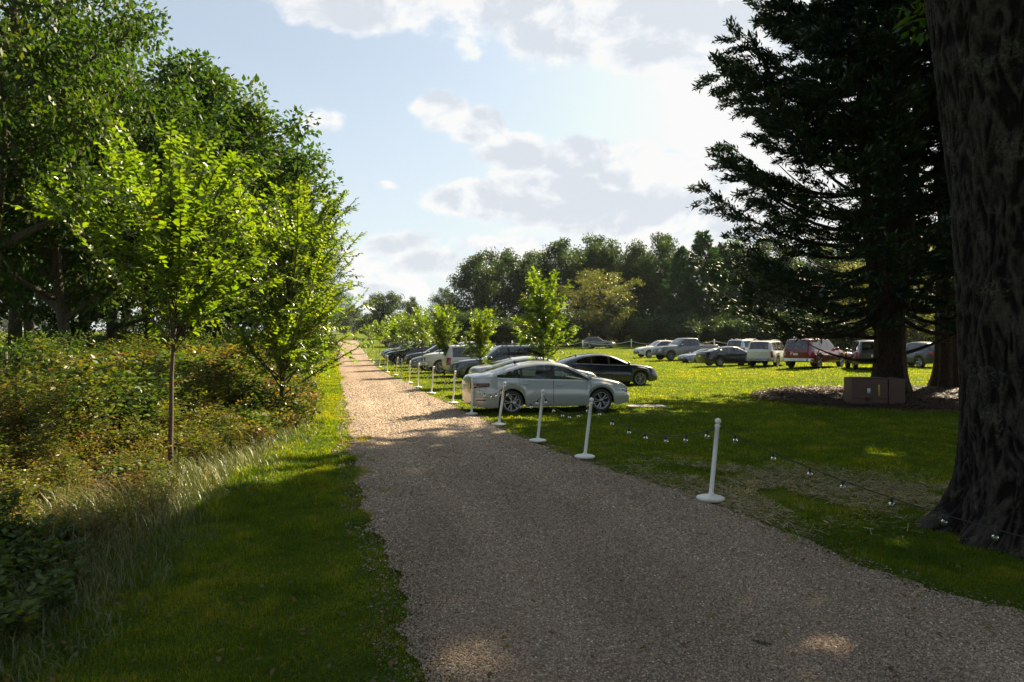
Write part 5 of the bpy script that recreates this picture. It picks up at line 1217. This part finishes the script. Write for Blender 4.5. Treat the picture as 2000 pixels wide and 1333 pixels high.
for i, (bx, by, tx) in enumerate(PB):
    p = on_ground(bx, by)
    o = base if i == 0 else dup(base)
    o.location = p + Vector((0, 0, .02 if i < 17 else .0)); s = PH / 1.056
    o.scale = (s, s, s)
    ln = (tx - bx) / F * p.y; a = math.atan2(ln, PH)
    for ch in o.children:
        if not ch.name.startswith('base'): ch.rotation_euler = (0, a, 0)
    lab = PLBL[i] if i < len(PLBL) else 'small distant white post near the far end of the road'
    o['label'] = lab
    if i >= len(PLBL): o['group'] = 'small distant white posts near the far end of the road'
    posts.append((p, Vector((p.x + ln, p.y, p.z + PH * .90))))
# a few far stakes on the far grass
for i, (px, py, hpx, lab) in enumerate(((710, 665, 6, 'tiny pale stake in the far grass, left one of two'), (727, 667, 6, 'tiny pale stake in the far grass, right one of two'))):
    p = on_ground(px, py); m_ = MB(); m_.tube([p, p + Vector((0, 0, .45)), p + Vector((0, 0, .9))], [.05, .045, .05], 8); m_.lathe([(.001, .98), (.06, .93), (.05, .89)], 8, Matrix.Translation(p))
    tag(m_.build('stake', M['white_plastic']), lab, 'stake', 'tiny pale stakes in the far grass')

def light_string(a, b, sag, nb, label, bulbs=True, seed=0):
    rg = np.random.default_rng(seed); t = thing('light_string', label, 'string lights', tuple(a), 0, 'strings of clear bulbs hung between the white posts')
    tt = np.linspace(0, 1, 25); pts = np.array(a)[None] * (1 - tt[:, None]) + np.array(b)[None] * tt[:, None]; pts[:, 2] -= sag * 4 * tt * (1 - tt)
    pts[:, 2] = np.maximum(pts[:, 2], gz(pts[:, 0], pts[:, 1]) + .12); pts -= np.array(a)
    m_ = MB(); m_.tube(pts, .0055, 5, cap=False); m_.build('wire', M['black_rubber'], t)
    for i in range(nb):
        f = (i + .5 + rg.uniform(-.12, .12)) / nb; p = np.array([np.interp(f, tt, pts[:, c]) for c in range(3)])
        R_ = Matrix.Translation(p) @ Matrix.Rotation(rg.uniform(-.25, .25), 4, 'X') @ Matrix.Rotation(rg.uniform(-.25, .25), 4, 'Y')
        k = MB(); k.lathe([(.001, .006), (.013, .004), (.016, -.02), (.015, -.045), (.010, -.048)], 10, R_); so = k.build('socket', M['black_rubber'], t, smooth=True)
        k = MB(); k.lathe([(.012, -.046), (.018, -.056)] + [(.032 * math.sin(q), -.078 + .032 * math.cos(q)) for q in np.linspace(.7, math.pi - .02, 9)], 14, R_); k.build('bulb', M['bulb'], so, smooth=True)
        k = MB(); k.tube([np.array((R_ @ Vector((0, 0, -.05)))), np.array((R_ @ Vector((.004, 0, -.075)))), np.array((R_ @ Vector((0, 0, -.085))))], .0022, 4); k.build('filament', M['alloy'], so)
tree_pt = Vector((5.1, 5.95, .22)); SL = ['string of clear bulbs running from the nearest post to the roots of the huge trunk', 'string of clear bulbs between the nearest and second post', 'string of clear bulbs sagging from the second post past the silver sedan',
      'string of clear bulbs before the rear door of the silver sedan', 'string of clear bulbs crossing the tail light of the silver sedan', 'string of clear bulbs behind the post at the sedan bumper', 'string of clear bulbs before the slate SUV', 'string of clear bulbs before the white SUV and pickup',
      'string of clear bulbs low before the white pickup grille', 'string of clear bulbs before the low dark bonnet', 'string of clear bulbs before the charcoal crossover', 'string of clear bulbs nearest the black SUV']
light_string(posts[0][1], tree_pt, .13, 8, SL[0], seed=1)
for i in range(11): light_string(posts[i][1], posts[i + 1][1], [.30, .26, .30, .28, .34, .30, .34, .30, .3, .28, .3][i], [7, 6, 5, 6, 6, 6, 6, 5, 5, 5, 4][i], SL[i + 1], seed=i + 2)

# ================================================================ utility cabinet
p = at(1706, 20.9); cab = thing('utility_cabinet', 'brown metal utility cabinet with a white and a yellow sticker on the mulch', 'utility box', (p.x, p.y, p.z + .02), math.radians(-9)); cab.scale = (.86, .9, .94)
def shell(x0, x1, y0, y1, z0, z1, r, name, mat, parent):
    n = 7; pr = [(y0, z0)] + [(y0 + r - r * math.cos(a), z1 - r + r * math.sin(a)) for a in np.linspace(0, math.pi / 2, n)] + [(y1 - .02, z1 - .01), (y1, z1 - .04), (y1, z0)]
    pr = np.array(pr); k = len(pr); V = np.concatenate([np.c_[np.full(k, x0), pr], np.c_[np.full(k, x1), pr]]); f = np.array([[i, i + 1, k + i + 1, k + i] for i in range(k - 1)])
    m_ = MB(); m_.add(V, [f[:, ::-1], np.arange(k)[None], (np.arange(k) + k)[None, ::-1]]); return m_.build(name, mat, parent, bevel=.015)
shell(-.86, .33, -.42, .42, .20, .86, .13, 'door', M['cabinet'], cab)
shell(-.86, .33, -.395, .42, 0, .195, .01, 'base', M['cabinet'], cab)
shell(.345, .87, -.44, .42, 0, .84, .05, 'side_compartment', M['cabinet'], cab)
b = MB(); b.box((-.30, -.425, .44), (.10, .006, .16)); b.build('sticker', M['sticker_white'], cab)
b = MB(); b.box((.03, -.425, .46), (.055, .006, .36)); o = b.build('sticker', M['sticker_yellow'], cab); o['label'] = 'tall yellow sticker'
b = MB()
for zz in np.linspace(.32, .60, 9): b.box((.03, -.4295, zz), (.030, .003, .012))
b.build('lettering', M['dark_text'], o)
b = MB(); b.box((-.30, -.435, .17), (.12, .05, .13)); b.tube([(-.30, -.47, .12), (-.27, -.47, .10), (-.30, -.47, .08), (-.33, -.47, .10), (-.30, -.47, .12)], .008, 5); b.build('padlock_hasp', M['cabinet_dark'], cab, bevel=.006)

# concrete cover slab in the lawn ahead of the silver sedan
p = at(1262, 21.3); b = MB(); b.box((0, 0, .02), (1.15, .62, .06)); tag(b.build('concrete_slab', M['concrete'], None, loc=(p.x, p.y, p.z), rot=(0, 0, .12), bevel=.012), 'flat concrete slab in the lawn ahead of the silver sedan', 'slab')
# rope fence by the lone crossover
fp = [(1000, 100), (1060, 100), (1138, 99), (1233, 98), (1300, 97), (1395, 96), (1500, 92)]; tops = []
for i, (px, d) in enumerate(fp):
    p = at(px, d); m_ = MB(); m_.tube([(0, 0, -.1), (0, 0, .5), (0, 0, 1.12)], .075, 10); m_.lathe([(.09, 1.1), (.1, 1.16), (.05, 1.22), (.001, 1.24)], 10)
    tops.append(p + Vector((0, 0, 1.0)))
    lab = ['white rope-fence post far behind the bright young tree', 'white rope-fence post seen just right of the bright young tree', 'white rope-fence post at the tail of the lone silver crossover', 'white rope-fence post left of the white compact SUV', 'white rope-fence post behind the grey pickup', 'white rope-fence post behind the black sedan', 'white rope-fence post behind the white SUV'][i]
    tag(m_.build('rope_fence_post', M['white_plastic'], None, smooth=True, loc=p), lab, 'fence post', 'posts of the rope fence at the far side of the lawn')
for i in range(len(tops) - 1):
    tt = np.linspace(0, 1, 14)[:, None]; q_ = np.array(tops[i]) * (1 - tt) + np.array(tops[i + 1]) * tt; q_[:, 2:] -= .45 * 4 * tt * (1 - tt)
    m_ = MB(); m_.tube(q_, .035, 6); tag(m_.build('rope', M['white_rope'], smooth=True), ['sagging rope behind the bright young tree', 'sagging rope left of the lone crossover, past the young tree', 'sagging rope running behind the lone silver crossover', 'sagging rope dropping towards the white compact SUV', 'sagging rope behind the grey pickup', 'sagging rope behind the black sedan and white SUV'][i], 'rope', 'ropes of the fence at the far side of the lawn')
# small sign, far left of the road
p = on_ground(649, 664); sg = thing('sign', 'small pinkish board sign on the grass left of the far road end', 'sign', p)
s_ = p.y / F; b = MB(); b.box((0, 0, .55 * 1), (8 * s_, .05, 6 * s_)); bd = b.build('board', M['sign_pink'], sg, bevel=.01)
b = MB()
for j, wz in enumerate((5, 6, 4)): b.box((0, -.03, .55 + (1 - j) * 1.5 * s_), (wz * s_ * .9, .01, .5 * s_))
b.build('lettering', M['dark_text'], bd)
for s in (-1, 1):
    b = MB(); b.box((s * 3 * s_, .04, .25), (.05, .05, .6)); b.build('leg', M['metal_post'], sg)
# thin stakes by the brush end
for i, (px, py) in enumerate(((611, 686), (617, 683), (604, 692))):
    p = at(px, 70 + i * 6); m_ = MB(); m_.tube([p, p + Vector((.01, 0, .9)), p + Vector((0, 0, 1.7))], [.03, .025, .02], 6); m_.tube([p + Vector((-.06, 0, .1)), p + Vector((.06, 0, .1))], .02, 5)
    tag(m_.build('metal_stake', M['metal_post']), 'thin dark metal stake at the end of the brush on the left', 'stake', 'thin dark metal stakes at the end of the brush')
# twig on the gravel, rock and fallen log on the left
p = on_ground(1490, 1266); rg = np.random.default_rng(3); tt = np.linspace(-1, 1, 8); q_ = np.c_[tt * .06, -tt * .026 + rg.normal(0, .004, 8), np.full(8, .035) + rg.normal(0, .002, 8)]
m_ = MB(); m_.tube(q_, [.003, .006, .007, .006, .007, .006, .005, .003], 7); m_.tube([q_[3], q_[3] + [.01, .02, .006]], [.004, .002], 5)
tag(m_.build('twig', M['bark_wood'], None, smooth=True, loc=p), 'short broken twig lying on the gravel near the camera', 'twig')
def rock(p, s, name, lab, mat, seed, sc=(1, .8, .5)):
    import bmesh
    bm = bmesh.new(); bmesh.ops.create_icosphere(bm, subdivisions=4, radius=s)
    for v in bm.verts:
        n_ = mnoise.fractal(v.co / s * 1.3 + Vector((seed, 0, 0)), 1, 2, 4); v.co *= 1 + .28 * n_; v.co = Vector((v.co.x * sc[0], v.co.y * sc[1], v.co.z * sc[2]))
    me = bpy.data.meshes.new(name); bm.to_mesh(me); bm.free()
    for q in me.polygons: q.use_smooth = True
    return tag(link(name, me, mat, loc=p), lab, name)
p = at(12, 5.2); rock(p + Vector((0, 0, .0)), .2, 'rock', 'dark weathered rock among weeds at the lower left edge', M['stone'], 3, (1.3, .8, .6))
p = at(760, 11); 
m_ = MB(); a = at(395, 12.4); b_ = at(470, 14.2); m_.tube(curve3(np.array(a) + [0, 0, .08], np.array(b_) + [0, 0, .16], np.array([0, 0, .05]), 7), [.05, .06, .065, .06, .055, .05, .03], 8); m_.tube([np.array(a) * .5 + np.array(b_) * .5 + [0, 0, .15], np.array(a) * .4 + np.array(b_) * .6 + [.2, -.1, .45]], [.03, .01], 6)
tag(m_.build('fallen_branch', M['bark_wood'], smooth=True), 'pale fallen branch at the foot of the brush, right of the thin trunk', 'branch')
# ================================================================ air
m, g = newmat('haze')
vol = g.n('ShaderNodeVolumePrincipled', {'Color': (.86, .92, 1.0, 1), 'Density': .00009, 'Anisotropy': .0})
o_ = g.n('ShaderNodeOutputMaterial'); g.nt.links.new(vol.outputs[0], o_.inputs['Volume'])
hb = MB(); hb.box((0, 650, 24), (1900, 1560, 56)); hz = hb.build('haze', m); hz['kind'] = 'stuff'
C.cycles.volume_bounces = 0
